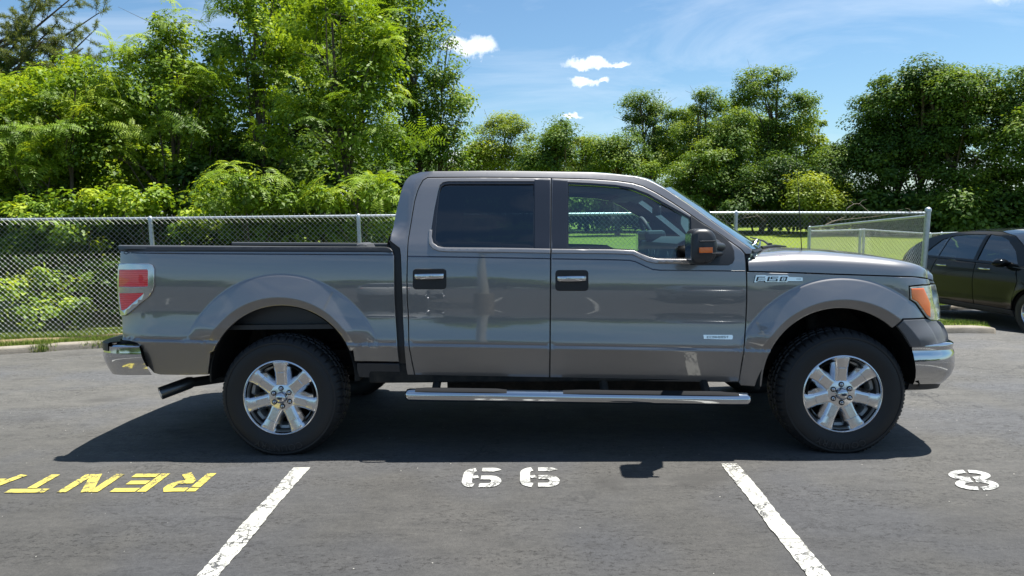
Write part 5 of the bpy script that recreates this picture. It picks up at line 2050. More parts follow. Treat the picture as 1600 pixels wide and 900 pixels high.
def build_car(loc, rot, label, paint=m_black):
    root = empty("car", loc, rot)
    tag(root, label, "car")
    K = dict(px=False, yf=car_y, width=CW, rings=False, rows=None, step=.07)
    def arch(cx, r=.395, a0=0, a1=180, n_=14): return [(cx + r * cos(radians(lerp(a0, a1, i / n_))), CR - .02 + r * sin(radians(lerp(a0, a1, i / n_)))) for i in range(n_ + 1)]
    belt = [(.10, 1.00), (.60, 1.09), (1.0, 1.085), (2.0, 1.055), (3.0, 1.02), (3.5, 1.0)]
    lower = [(.02, .42), (.0, .62), (.03, .90)] + belt + [(3.80, .98), (4.25, .90), (4.44, .78), (4.47, .60), (4.42, .40), (4.1, .34)] + [(FAX + .40, .31)] + arch(FAX)[1:-1] + [(FAX - .40, .31), (RAX + .40, .31)] + arch(RAX)[1:-1] + [(RAX - .40, .34), (.25, .36)]
    dl = [(1.42, .36), (1.40, 1.07), (2.36, 1.04), (2.40, .36)]
    dr_ = [(2.415, .36), (2.375, 1.04), (3.22, 1.01), (3.28, .80), (3.20, .36)]
    # rear quarter / doors / front wing as separate panels
    panel("rear_quarter", [(.02, .42), (.0, .62), (.03, .90), (.10, 1.00), (.60, 1.09), (1.0, 1.085), (1.40, 1.072), (1.30, .75), (1.36, .50), (1.40, .31)] + arch(RAX)[1:-1] + [(RAX - .40, .34), (.25, .36)], [], paint, root, **K)
    d1 = panel("rear_door", [(1.405, .33), (1.365, .50), (1.31, .75), (1.405, 1.07), (2.37, 1.04), (2.39, .33)], [], paint, root, **K)
    d2 = panel("front_door", [(2.395, .33), (2.375, 1.04), (3.22, 1.01), (3.29, .80), (3.19, .33)], [], paint, root, **K)
    panel("front_wing", [(3.195, .31), (3.295, .80), (3.225, 1.01), (3.80, .98), (4.25, .90), (4.44, .78), (4.47, .60), (4.42, .40), (4.1, .34), (FAX + .40, .31)] + arch(FAX)[1:-1], [], paint, root, **K)
    clad = [(1.30, .33), (3.22, .33), (3.22, .22), (1.30, .22)]
    panel("sill_cladding", clad, [], m_plastic, root, off=-.004, **K)
    top = [(.10, 1.005), (.45, 1.215), (.80, 1.40), (1.2, 1.505), (1.6, 1.56), (2.1, 1.585), (2.55, 1.57), (2.9, 1.50), (3.2, 1.33), (3.52, 1.07), (3.56, 1.0)]
    w1 = [(.98, 1.115), (2.28, 1.085), (2.28, 1.525), (1.9, 1.52), (1.55, 1.49), (1.30, 1.42), (1.12, 1.27)]
    w2 = [(2.36, 1.083), (3.22, 1.06), (3.05, 1.27), (2.80, 1.44), (2.60, 1.50), (2.36, 1.525)]
    fr = panel("upper_frame", top[::-1] + belt[1:], [w1, w2], paint, root, **K)
    panel("window_glass", w1, [], m_carglass, d1[0], off=.012, th=.004, parent_far=d1[1], **K)
    panel("window_glass", w2, [], m_carglass, d2[0], off=.012, th=.004, parent_far=d2[1], **K)
    panel("window_divider", [(1.34, 1.10), (1.40, 1.10), (1.47, 1.47), (1.43, 1.46)], [], m_gloss, d1[0], off=.002, th=.02, parent_far=d1[1], **K)
    for d_, x0 in ((d1, 1.46), (d2, 2.48)):
        for far in (0, 1):
            mb = MB()
            pts = [(x0 + .0, .0), (x0 + .03, -.03), (x0 + .12, -.04), (x0 + .21, -.03), (x0 + .24, .0)]
            q = [Vector((x, car_y(x, .95) + dy, .955)) for x, dy in pts]
            if far: q = [Vector((p.x, CW - p.y, p.z)) for p in q]
            mb.tube(q, .013, 6); mb.build("door_handle", m_chrome if paint is m_black else paint, d_[far], smooth=60)
    # top skins
    sil = [(-.02, .40), (-.03, .62), (.0, .90), (.10, 1.01), (.45, 1.22), (.80, 1.405), (1.2, 1.51), (1.6, 1.565), (2.1, 1.59), (2.55, 1.575), (2.9, 1.505), (3.2, 1.335), (3.52, 1.075), (3.62, 1.02), (4.0, .965), (4.3, .89), (4.46, .78), (4.52, .60), (4.48, .35)]
    def skin(nm, i0, i1, mat, parent=root, up=.0, trim=0.0):
        P_ = []
        sub = sil[i0:i1 + 1]
        sub = [s for a, c in zip(sub, sub[1:]) for s in ((a[0], a[1]), (lerp(a[0], c[0], .5), lerp(a[1], c[1], .5)))] + [sub[-1]]
        for x, z in sub:
            y0 = car_y(x, min(z, 1.60)) + .002 + trim
            row = []
            for t in np.linspace(0, 1, 15):
                bow = 1 - abs(2 * t - 1) ** 2.4
                ex = 0.0
                if x < .7: ex = -.16 * bow * (1 - x / .7)
                if x > 3.4: ex = .10 * bow
                if 2.6 < x <= 3.6: ex = .12 * bow
                row.append((x + ex, lerp(y0, CW - y0, t), z + up + .035 * bow * (1 if 0.3 < x < 4.3 else .2)))
            P_.append(row)
        mb = MB(); mb.grid(P_)
        return mb.build(nm, mat, parent, smooth=50, fixn=True)
    tgt = skin("tailgate", 0, 3, paint); skin("rear_window", 3, 5, m_carglass, tgt)
    skin("roof", 5, 9, paint); skin("windshield", 9, 12, m_carglass); skin("bonnet", 12, 15, paint); fbm = skin("front_bumper", 15, 18, paint)
    for far in (0, 1):
        mb = MB(); q = [(.02, .05 + car_y(.05, .9), .86), (.02, .30, .86), (.02, .30, .96), (.05, .03 + car_y(.08, .96), .97)]
        q = [(x, CW - y if far else y, z) for x, y, z in q]
        mb.add([(x - .04, y, z) for x, y, z in q] + q, [(0, 1, 2, 3), (4, 5, 6, 7), (0, 1, 5, 4), (1, 2, 6, 5), (2, 3, 7, 6), (3, 0, 4, 7)])
        mb.build("tail_light", m_redlens, tgt, fixn=True)
        mb = MB(); q = [(4.32, car_y(4.3, .8) + .02, .74), (4.50, .40, .72), (4.48, .40, .83), (4.25, car_y(4.2, .85) + .01, .86)]
        q = [(x, CW - y if far else y, z) for x, y, z in q]
        mb.add([(x + .03, y, z) for x, y, z in q] + q, [(0, 1, 2, 3), (4, 5, 6, 7), (0, 1, 5, 4), (1, 2, 6, 5), (2, 3, 7, 6), (3, 0, 4, 7)])
        mb.build("headlight", m_lens, fbm, fixn=True)
        # door mirror
        mb = MB(); P_ = []
        for y, sx, sz in ((.03, .3, .35), (-.01, .6, .7), (-.07, 1, 1), (-.14, .95, .95), (-.19, .6, .6), (-.21, .2, .2)):
            P_.append([(3.02 + .085 * sx * cos(a) * 1.1, (CW - (y + .05) if far else y + .05), 1.075 + .072 * sz * sin(a)) for a in [2 * pi * k / 14 for k in range(15)]])
        mb.grid(P_); mb.build("side_mirror", paint, d2[far], smooth=60, fixn=True)
    mb = MB(); mb.box(.15, 4.35, .14, CW - .14, .24, .50); mb.box(1.2, 3.2, .06, CW - .06, .24, .34)
    mb.build("underbody", m_under, root)
    mb = MB(); mb.box(.5, 3.4, .16, CW - .16, .50, .98); mb.build("cabin_lining", m_interior, root, bevel=.03)
    for x in (1.55, 2.55):
        for y0 in (.28, 1.06):
            mb = MB(); mb.box(x, x + .12, y0, y0 + .50, .9, 1.28); s_ = mb.build("seat_back", m_interior, root, bevel=.04)
            mb = MB(); mb.box(x + .01, x + .10, y0 + .13, y0 + .37, 1.30, 1.43); mb.build("headrest", m_interior, s_, bevel=.03)
    for x in (RAX, FAX):
        for far in (0, 1):
            mb = MB(); P_ = []
            for k in range(17):
                a = radians(lerp(0, 180, k / 16))
                P_.append([(x + r * cos(a), CW - y if far else y, CR - .02 + r * sin(a)) for y, r in ((.03, .40), (.1, .41), (.35, .40), (.36, .1))])
            mb.grid(P_); mb.build("wheel_well", m_under, root, smooth=50)
            c = wb.copy(); COL.objects.link(c); c.parent = root; c.location = (x, .012 if not far else CW - .012, WZ * .86); c.rotation_euler = (0, 0, pi if far else 0); c.scale = (.86, .80, .86)
            for ch in list(wb.children):
                if ch.name.startswith("sidewall"): continue
                d = ch.copy(); COL.objects.link(d); d.parent = c
    return root


car_dz = lotz(8.0, 12.95) + .02; car_df = lotz(8.0, 10.25) - .03
CAR_Y0 = 14.50
car1 = build_car((7.44, CAR_Y0, 0), (0, 0, -pi / 2), "glossy black crossover car parked beyond the kerb corner")
pt = (car_dz - car_df) / 2.68
car1.rotation_euler = Euler((0, math.atan(pt) * -1 * -1, -pi / 2), 'XYZ')
car1.location.z = car_dz + pt * .92
car1.scale = (1.16, 1.0, 0.97)          # a long estate-like body


def copy_tree(o, parent=None):
    c = o.copy(); COL.objects.link(c)
    if parent is not None: c.parent = parent
    for ch in list(o.children): copy_tree(ch, c)
    return c


# street lamp and parked cars across the lot: what the truck's side mirrors back
m_pole, n, b = material("pale_painted_pole", (0.52, 0.50, 0.42), 0.6)
lp = empty("street_lamp", (-1.62, -9.0, 0)); tag(lp, "tall pale lamp pole across the lot mirrored in the rear door", "street lamp")
mb = MB(); mb.tube([(0, 0, 0), (0, 0, 3.5), (0.02, 0, 7.5)], [.15, .13, .09], 14); mb.build("pole", m_pole, lp, smooth=60)
mb = MB(); mb.tube([(0, 0, 0), (0, 0, .5)], [.28, .26], 18); mb.build("pole_base", m_conc, lp, smooth=50)
mb = MB(); mb.box(-.12, .5, -.14, .14, 7.45, 7.58); mb.build("lamp_head", m_fascia, lp, bevel=.02)
m_white_car, n, b = material("white_car_paint", (0.62, 0.62, 0.60), 0.3, coat=1.0)
m_red_car, n, b = material("silver_car_paint", (0.30, 0.31, 0.32), 0.3, 0.5, coat=1.0)
for nm, x, mt, lb in (("w", -5.0, m_white_car, "white crossover car parked across the lot behind the camera"), ("r", 3.3, m_red_car, "silver crossover car parked across the lot behind the camera"), ("k", 9.0, m_black, "black crossover car parked across the lot behind the camera")):
    c = copy_tree(car1)
    c.location = (x, -8.2 - 0.3, 0); c.rotation_euler = (0, 0, -pi / 2); c['label'] = lb; c.scale = (1, 1, 1); c['group'] = "cars parked across the lot"
    def repaint(o):
        if o.type == 'MESH' and o.data.materials and o.data.materials[0] == m_black and mt is not m_black:
            key = o.data.name + mt.name
            d = bpy.data.meshes.get(key)
            if d is None:
                d = o.data.copy(); d.name = key; d.materials[0] = mt
            o.data = d
        for ch in o.children: repaint(ch)
    repaint(c)

# =================================================================== TREES
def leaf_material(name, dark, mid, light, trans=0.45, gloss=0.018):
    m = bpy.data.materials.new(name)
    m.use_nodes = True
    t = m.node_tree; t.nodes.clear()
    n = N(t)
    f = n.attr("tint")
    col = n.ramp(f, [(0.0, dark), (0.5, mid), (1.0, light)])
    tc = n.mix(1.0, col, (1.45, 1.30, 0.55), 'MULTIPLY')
    d = n.new('ShaderNodeBsdfDiffuse'); n.set(d.inputs['Color'], col)
    tr = n.new('ShaderNodeBsdfTranslucent'); n.set(tr.inputs['Color'], tc)
    g = n.new('ShaderNodeBsdfGlossy'); g.inputs['Roughness'].default_value = 0.5; g.inputs['Color'].default_value = (1, 1, 1, 1)
    m1 = n.new('ShaderNodeMixShader'); m1.inputs[0].default_value = trans
    t.links.new(d.outputs[0], m1.inputs[1]); t.links.new(tr.outputs[0], m1.inputs[2])
    m2 = n.new('ShaderNodeMixShader'); m2.inputs[0].default_value = gloss
    t.links.new(m1.outputs[0], m2.inputs[1]); t.links.new(g.outputs[0], m2.inputs[2])
    o = n.new('ShaderNodeOutputMaterial'); t.links.new(m2.outputs[0], o.inputs[0])
    return m


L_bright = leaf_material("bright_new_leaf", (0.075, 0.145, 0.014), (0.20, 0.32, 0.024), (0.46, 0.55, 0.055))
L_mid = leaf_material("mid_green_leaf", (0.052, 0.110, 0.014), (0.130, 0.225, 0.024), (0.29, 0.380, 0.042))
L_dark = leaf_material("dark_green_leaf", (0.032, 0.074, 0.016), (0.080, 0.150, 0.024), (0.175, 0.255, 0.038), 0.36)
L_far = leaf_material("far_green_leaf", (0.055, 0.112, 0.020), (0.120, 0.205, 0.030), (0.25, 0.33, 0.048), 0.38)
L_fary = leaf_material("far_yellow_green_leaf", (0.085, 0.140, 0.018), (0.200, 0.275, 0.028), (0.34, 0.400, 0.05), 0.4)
L_pine = leaf_material("pine_needle", (0.07, 0.105, 0.030), (0.15, 0.190, 0.055), (0.24, 0.27, 0.10), 0.4)
m_bark, n, b = material("bark", (0.09, 0.07, 0.055), 0.9, spec=0.2)
O = n.pos()
bk = n.noise(n.mapping(O, (8, 8, 1.5)), 3.0, 5, 0.7)
n.set(b.inputs['Base Color'], n.mix(bk, (0.045, 0.036, 0.028), (0.16, 0.13, 0.10)))
n.set(b.inputs['Normal'], n.bump(bk, 0.6, 0.03))


def unit(v): return v / np.maximum(np.linalg.norm(v, axis=-1, keepdims=True), 1e-9)


def rdir(n_, rng): return unit(rng.normal(size=(n_, 3)))


def leaves_at(pos, nrm, axis, L, Wd, fold=0.12):
    """diamond leaves, 4 points each"""
    side = unit(np.cross(nrm, axis))
    b_ = pos
    tip = pos + axis * L[:, None]
    mid = pos + axis * (L * .45)[:, None]
    l = mid + side * (Wd / 2)[:, None] + nrm * (L * fold)[:, None]
    r = mid - side * (Wd / 2)[:, None] + nrm * (L * fold)[:, None]
    return np.stack([b_, r, tip, l], axis=1)


def crown_clumps(blobs, per_m2, rng, inner=0.35):
    """blobs: (center Vector, rx, ry, rz). returns clump centres and outward directions"""
    C = []; D = []
    for (c, rx, ry, rz) in blobs:
        n_ = max(3, int(per_m2 * pi * (rx * rz + rx * ry * .5)))
        d = rdir(n_, rng)
        d[:, 2] = np.where(d[:, 2] < -0.55, -d[:, 2], d[:, 2])
        r = inner + (1 - inner) * rng.uniform(0, 1, n_) ** 0.45
        p = np.array(c)[None] + d * r[:, None] * np.array([rx, ry, rz])
        C.append(p); D.append(d)
    return np.concatenate(C), np.concatenate(D)


def generic_leaves(C, D, rc, n_per, L, rng, flat=0.6, aspect=0.6, droop=0.25):
    n_ = len(C) * n_per
    ci = np.repeat(np.arange(len(C)), n_per)
    d = rdir(n_, rng)
    u = rng.uniform(0.15, 1, n_) ** 0.5
    rcs = (rc * rng.uniform(.45, 1.5, len(C)))[ci]
    pos = C[ci] + d * (u * rcs)[:, None] * np.array([1, 1, flat])
    nrm = unit(d * .55 + D[ci] * .25 + np.array([0, 0, .75]) + rng.normal(size=(n_, 3)) * .38)
    ax = unit(np.cross(nrm, rdir(n_, rng)))
    ax = unit(ax + np.array([0, 0, -droop]))
    LL = L * rng.uniform(.7, 1.3, n_)
    q = leaves_at(pos, nrm, ax, LL, LL * aspect)
    ct = rng.normal(0, .20, len(C))[ci]
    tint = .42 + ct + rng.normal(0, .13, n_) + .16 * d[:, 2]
    return q, np.clip(tint, 0, 1)


def make_frond(rng, L=0.5, pairs=9):
    """a feather leaf (compound), local: grows along +x, up z"""
    qs = []
    rise = rng.uniform(.35, .7); drop = rng.uniform(.5, 1.0)
    for i in range(pairs + 1):
        t = (i + 1.2) / (pairs + 1.2)
        x = L * t; z = L * (rise * t - drop * t * t)
        sl = rise - 2 * drop * t
        a = np.array([1, 0, sl]); a /= np.linalg.norm(a)
        ll = .115 * (1 - .45 * abs(t - .45)) * (L / .5) * rng.uniform(.9, 1.1)
        sides = (1, -1) if i < pairs else (0,)
        for s in sides:
            if s == 0: ax = a
            else: ax = unit(a * .35 + np.array([0, s * 1.0, -.22]))
            nr = unit(np.array([-sl, 0, 1.0]) + rng.normal(size=3) * .12)
            qs.append(leaves_at(np.array([[x, 0, z]]), nr[None], ax[None], np.array([ll]), np.array([ll * .34]), .04)[0])
    # rachis as a thin sliver
    for i in range(3):
        t0, t1 = i / 3, (i + 1) / 3
        p = lambda t: np.array([L * t, 0, L * (rise * t - drop * t * t)])
        w = np.array([0, .003, 0])
        qs.append(np.array([p(t0) - w, p(t1) - w, p(t1) + w, p(t0) + w]))
    return np.array(qs)


WH = []
_r = np.random.default_rng(5)
for k in range(8):
    fr_ = []
    n_ = 8
    for i in range(n_):
        f = make_frond(_r, L=_r.uniform(.34, .60), pairs=int(_r.integers(7, 11)))
        a = 2 * pi * i / n_ + _r.uniform(-.3, .3)
        Rz = np.array([[cos(a), -sin(a), 0], [sin(a), cos(a), 0], [0, 0, 1]])
        fr_.append(f @ Rz.T)
    WH.append(np.concatenate(fr_))


def whorl_leaves(C, D, rc, per, rng, scale=1.0):
    Q = []; T = []
    for c, d in zip(C, D):
        base_t = rng.normal(.45, .14)
        for _ in range(per):
            dd = rdir(1, rng)[0]; dd[2] = abs(dd[2]) * .8
            p = c + dd * rc * rng.uniform(.3, 1)
            q = WH[rng.integers(0, len(WH))]
            up = unit(np.array([0, 0, 1.0]) + d * .45 + rng.normal(size=3) * .42)
            x = unit(np.cross(up, rdir(1, rng)[0])); y = np.cross(up, x)
            M = np.stack([x, y, up])
            s = scale * rng.uniform(.75, 1.2)
            Q.append((q * s) @ M + p)
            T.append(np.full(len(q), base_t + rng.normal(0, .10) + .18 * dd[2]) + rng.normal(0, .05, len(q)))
    return np.concatenate(Q), np.clip(np.concatenate(T), 0, 1)


def limbs_mesh(base, top, C, rng, r0, parent, loc, n_limbs=14, lean=None):
    mb = MB()
    base = np.array(base) - loc; top = np.array(top) - loc
    k = 6
    tp = []
    for i in range(k + 1):
        t = i / k
        tp.append(base * (1 - t) + top * t + np.array([.10 * sin(t * 5 + base[0]), .08 * cos(t * 4), 0]) * np.linalg.norm(top - base) * .12 * t * (1 - t) * 4)
    mb.tube([tuple(base - np.array([0, 0, .15]))] + [tuple(p) for p in tp], [r0 * 1.25] + [lerp(r0, r0 * .22, i / k) for i in range(k + 1)], 8)
    tr = mb.build("trunk", m_bark, parent, smooth=60)
    mb = MB()
    idx = rng.choice(len(C), min(n_limbs, len(C)), replace=False)
    for j in idx:
        e = C[j] - loc
        t0 = rng.uniform(.25, .9)
        s = base * (1 - t0) + top * t0
        if e[2] < s[2]: t0 = max(.15, t0 - .4); s = base * (1 - t0) + top * t0
        m_ = (s + e) / 2 + np.array([0, 0, np.linalg.norm(e - s) * .12]) + rng.normal(size=3) * .05 * np.linalg.norm(e - s)
        rr_ = r0 * .38 * (1 - .5 * t0)
        mb.tube([tuple(s), tuple(m_), tuple(e)], [rr_, rr_ * .6, rr_ * .22], 5)
        for _ in range(3):
            tt = rng.uniform(.4, .95); a = m_ * (1 - tt) + e * tt
            b2 = a + rdir(1, rng)[0] * np.array([1, 1, .6]) * np.linalg.norm(e - s) * .25 + np.array([0, 0, .1 * np.linalg.norm(e - s)])
            mb.tube([tuple(a), tuple(b2)], [rr_ * .3, rr_ * .1], 4)
    o = mb.build("limbs", m_bark, parent, smooth=60)
    o['kind'] = 'stuff'


def pxblob(px, py, rx, ry, D, dr=None):
    c = atdepth(px, py, D)
    s = FPX / D
    return (c, rx / s, (dr if dr else max(rx, ry) / s * .8), ry / s)


def tree(name, label, cat, pxb, D, mat, kind='leaf', per_m2=1.0, rc=0.5, n_per=120, L=0.1, r0=0.12, seed=0, group=None, base_px=None, scale=1.0, flat=.6, limbs=14, inner=.35, aspect=.6, droop=.25, dr=None):
    rng = np.random.default_rng(1000 + seed)
    blobs = [pxblob(*(b_ + ((D,) if len(b_) == 4 else ())), dr=dr) for b_ in pxb]
    if D > 30:          # smaller side boughs break the outline
        for (c, rx, ry, rz) in list(blobs):
            for _ in range(4):
                d = rdir(1, rng)[0]; d[2] = abs(d[2]) if rng.random() < .75 else d[2]
                k = rng.uniform(.28, .48)
                blobs.append((c + Vector((d[0] * rx, d[1] * ry, d[2] * rz)) * .95, rx * k, ry * k, rz * k))
    C, Dd = crown_clumps(blobs, per_m2, rng, inner)
    cx = sum(b_[0].x for b_ in blobs) / len(blobs); cy = sum(b_[0].y for b_ in blobs) / len(blobs)
    if base_px is not None:
        cx = atdepth(base_px, 340, D).x
    zb = fieldz(cx, cy)
    # keep the foliage above ground
    C[:, 2] = np.maximum(C[:, 2], zb + .12)
    loc = np.array([cx, cy, zb])
    root = empty(name, tuple(loc)); tag(root, label, cat, group)
    if kind == 'leaf':
        q, T = generic_leaves(C, Dd, rc, n_per, L, rng, flat, aspect, droop)
    else:
        q, T = whorl_leaves(C, Dd, rc, n_per, rng, scale)
    if kind == 'whorl':          # plain leaves of vines and saplings mixed into the feather leaves
        C2, D2 = crown_clumps(blobs, 7.0 if D < 12 else 6.0, rng, .25)
        C2[:, 2] = np.maximum(C2[:, 2], zb + .12)
        q2, T2 = generic_leaves(C2, D2, .30, 120, .082, rng, .75, .6, .3)
        q = np.concatenate([q, q2]); T = np.concatenate([T, np.clip(T2 - .10, 0, 1)])
    V = (q.reshape(-1, 3) - loc)
    V[:, 2] = np.maximum(V[:, 2], 0.01)
    F = np.arange(len(V)).reshape(-1, 4)
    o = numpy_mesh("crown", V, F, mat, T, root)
    o['kind'] = 'stuff'
    tops = max(blobs, key=lambda b_: b_[0].z)
    limbs_mesh((cx, cy, zb), (tops[0].x, tops[0].y, tops[0].z + tops[3] * .3), C, rng, r0, root, loc, limbs)
    return root


# ---- close growth behind the fence, left
G1 = "feather-leaved young trees behind the fence"
tree("sumac_tree", "feathery bright green tree at the far left above the fence", "tree", [(40, 215, 95, 80), (120, 150, 75, 55), (20, 300, 70, 60), (140, 240, 70, 60)], 12.6, L_bright, 'whorl', 3.6, .42, 2, scale=.66, r0=.06, seed=1, group=G1)
tree("sumac_tree", "feathery green tree above the truck's tail light, sky gap over its left shoulder", "tree", [(240, 120, 80, 60), (290, 190, 80, 70), (205, 235, 80, 60), (270, 70, 50, 40)], 13.2, L_bright, 'whorl', 3.6, .42, 2, scale=.66, r0=.07, seed=2, group=G1)
tree("sumac_tree", "tall feathery tree over the middle of the truck bed reaching out of the picture", "tree", [(400, 40, 70, 80), (385, 150, 75, 70), (360, 240, 70, 50), (450, 110, 60, 60)], 13.6, L_bright, 'whorl', 3.6, .42, 2, scale=.66, r0=.08, seed=3, group=G1)
tree("sumac_tree", "broad bright feathery tree standing over the truck cab's back corner", "tree", [(520, 60, 95, 80), (560, 165, 75, 55), (480, 215, 80, 70), (595, 230, 55, 50), (590, 110, 50, 50)], 12.2, L_bright, 'whorl', 3.6, .42, 2, scale=.66, r0=.08, seed=4, group=G1)
tree("sumac_sapling", "low bright sapling spilling over the fence rail above the rear wheel", "sapling", [(385, 300, 62, 30), (430, 318, 40, 24), (340, 322, 40, 22)], 11.3, L_bright, 'whorl', 5.0, .30, 2, scale=.66, r0=.03, seed=5, limbs=6, group="saplings along the fence")
tree("sumac_sapling", "low bright sapling beside the cab's back edge, touching the fence rail", "sapling", [(560, 300, 52, 32), (595, 315, 30, 28), (510, 318, 34, 22)], 11.3, L_bright, 'whorl', 5.0, .30, 2, scale=.66, r0=.03, seed=6, limbs=6, group="saplings along the fence")
tree("leafy_tree", "tall fine-leaved tree with ragged right edge against the sky", "tree", [(640, 110, 62, 80), (665, 190, 60, 60), (640, 265, 75, 50), (600, 60, 60, 60), (700, 150, 30, 45), (690, 225, 42, 40), (640, 20, 50, 50)], 16.5, L_mid, 'leaf', 4.2, .45, 260, .085, .12, 7, flat=.7, limbs=24)
tree("leafy_tree", "thin outer limb tree with sparse leaves right of the fine-leaved tree", "tree", [(700, 75, 22, 26), (722, 180, 20, 30), (712, 120, 16, 20), (715, 240, 18, 20), (735, 265, 20, 14)], 16.2, L_mid, 'leaf', 4.0, .28, 70, .075, .05, 8, flat=.8, limbs=20, base_px=660)
# denser, darker trees standing behind them
G2 = "dark trees closing the view behind the feathery ones"
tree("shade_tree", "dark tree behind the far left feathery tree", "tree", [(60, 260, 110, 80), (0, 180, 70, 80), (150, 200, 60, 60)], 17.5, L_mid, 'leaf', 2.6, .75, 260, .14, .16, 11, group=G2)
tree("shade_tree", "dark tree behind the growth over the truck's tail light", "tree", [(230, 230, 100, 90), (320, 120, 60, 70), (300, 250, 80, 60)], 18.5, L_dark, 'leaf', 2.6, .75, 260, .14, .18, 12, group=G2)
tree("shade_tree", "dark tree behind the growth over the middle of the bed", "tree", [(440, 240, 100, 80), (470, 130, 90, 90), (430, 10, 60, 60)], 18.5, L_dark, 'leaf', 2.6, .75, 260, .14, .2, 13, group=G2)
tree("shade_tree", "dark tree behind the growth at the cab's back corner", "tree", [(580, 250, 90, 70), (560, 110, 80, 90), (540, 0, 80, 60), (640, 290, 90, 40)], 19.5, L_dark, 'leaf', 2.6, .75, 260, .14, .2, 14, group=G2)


def needle_tree():
    rng = np.random.default_rng(77)
    D = 17.0
    base = atdepth(-30, 340, D); zb = fieldz(base.x, base.y)
    loc = np.array([base.x, base.y, zb])
    root = empty("pine_tree", tuple(loc)); tag(root, "thin old pine with bare limbs and sparse needles in the top left corner", "tree")
    top = atdepth(-10, -140, D)
    mb = MB(); mb.tube([(0, 0, -.2), (0.1, 0, 3), tuple(np.array(top) - loc)], [.2, .15, .05], 8); mb.build("trunk", m_bark, root, smooth=60)
    mb = MB(); Q = []; T = []
    ends = [(150, 45), (130, 75), (155, 20), (100, 100), (70, 60), (40, 80), (90, 35), (60, 130), (30, 130), (110, 130), (10, 60), (50, 20), (120, -10), (70, -20), (140, 100), (-40, 60), (-60, 120)]
    for (ex, ey) in ends:
        e = np.array(atdepth(ex, ey, D + rng.uniform(-.8, .8))) - loc
        s = np.array(atdepth(-18, min(220, ey + 95), D)) - loc
        mid = s * .5 + e * .5 + np.array([0, 0, -.15]) + rng.normal(size=3) * .1
        mb.tube([tuple(s), tuple(mid), tuple(e)], [.045, .03, .01], 5)
        for _ in range(20):
            t = rng.uniform(.35, 1.05)
            a = (mid * (1 - (t - .5) * 2) + e * (t - .5) * 2) if t > .5 else s * (1 - t) + e * t
            b2 = a + rdir(1, rng)[0] * np.array([.5, .5, .3]) + np.array([0, 0, .12])
            mb.tube([tuple(a), tuple(b2)], [.008, .003], 3)
            n_ = 170
            f = rng.uniform(.3, 1.1, n_)[:, None]
            p = a * (1 - f) + b2 * f
            ax = unit(rdir(n_, rng) + unit(b2 - a) * .7)
            nr = rdir(n_, rng)
            nr = unit(np.cross(ax, nr))
            q = leaves_at(p, nr, ax, rng.uniform(.08, .13, n_), np.full(n_, .010), 0)
            Q.append(q); T.append(np.clip(rng.normal(.5, .2, n_), 0, 1))
    o = mb.build("limbs", m_bark, root, smooth=60); o['kind'] = 'stuff'
    Q = np.concatenate(Q); T = np.concatenate(T)
    V = Q.reshape(-1, 3)
    o = numpy_mesh("needles", V, np.arange(len(V)).reshape(-1, 4), L_pine, T, root); o['kind'] = 'stuff'


needle_tree()

# ---- undergrowth along the fence
G3 = "leafy shrubs pressed against the fence"
SH = [("yellow-green shrub low at the left edge behind the wire", [(40, 470, 70, 50), (90, 490, 50, 34)], 10.9, L_bright, 21),
      ("mid green shrub with dark hollows left of the tail light", [(120, 420, 60, 60), (60, 400, 60, 50)], 11.9, L_mid, 22),
      ("light green shrub just left of the truck's rear bumper", [(165, 470, 55, 50), (210, 440, 50, 50)], 11.3, L_mid, 23),
      ("yellow-green shrub topping the fence rail at the left", [(60, 335, 70, 28), (150, 325, 60, 30), (120, 360, 50, 24)], 11.7, L_bright, 24),
      ("shrub with pale leaves over the rail above the tail light", [(215, 320, 55, 30), (260, 335, 50, 30)], 11.6, L_bright, 25),
      ("dark shrub behind the wire above the truck bed", [(340, 370, 70, 36), (420, 360, 60, 40)], 11.9, L_mid, 26),
      ("dark shrub behind the wire beside the cab", [(500, 360, 60, 40), (580, 350, 60, 45)], 11.9, L_mid, 27),
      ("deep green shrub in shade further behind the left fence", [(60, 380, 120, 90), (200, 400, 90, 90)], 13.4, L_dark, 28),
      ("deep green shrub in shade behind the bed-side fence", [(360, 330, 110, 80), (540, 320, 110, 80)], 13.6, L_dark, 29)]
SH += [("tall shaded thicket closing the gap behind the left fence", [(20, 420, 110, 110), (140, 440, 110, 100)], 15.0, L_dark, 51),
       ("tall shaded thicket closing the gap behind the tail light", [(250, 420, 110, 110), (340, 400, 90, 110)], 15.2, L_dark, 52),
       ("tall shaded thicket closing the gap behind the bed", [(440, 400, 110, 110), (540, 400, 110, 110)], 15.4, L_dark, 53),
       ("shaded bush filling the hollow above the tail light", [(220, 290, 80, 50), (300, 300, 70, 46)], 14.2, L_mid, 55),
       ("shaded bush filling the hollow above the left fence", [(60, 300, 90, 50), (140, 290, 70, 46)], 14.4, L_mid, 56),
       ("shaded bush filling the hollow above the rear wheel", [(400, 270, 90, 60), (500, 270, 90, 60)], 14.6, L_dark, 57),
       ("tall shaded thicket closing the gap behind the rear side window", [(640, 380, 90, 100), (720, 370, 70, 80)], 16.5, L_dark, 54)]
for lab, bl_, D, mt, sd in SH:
    tree("shrub", lab, "shrub", bl_, D, mt, 'leaf', 11.0 if D < 13 else 5.0, .22 if D < 13 else .42, 75 if D < 13 else 120, .08 if D < 13 else .12, .02, sd, group=G3, limbs=12, aspect=.75)

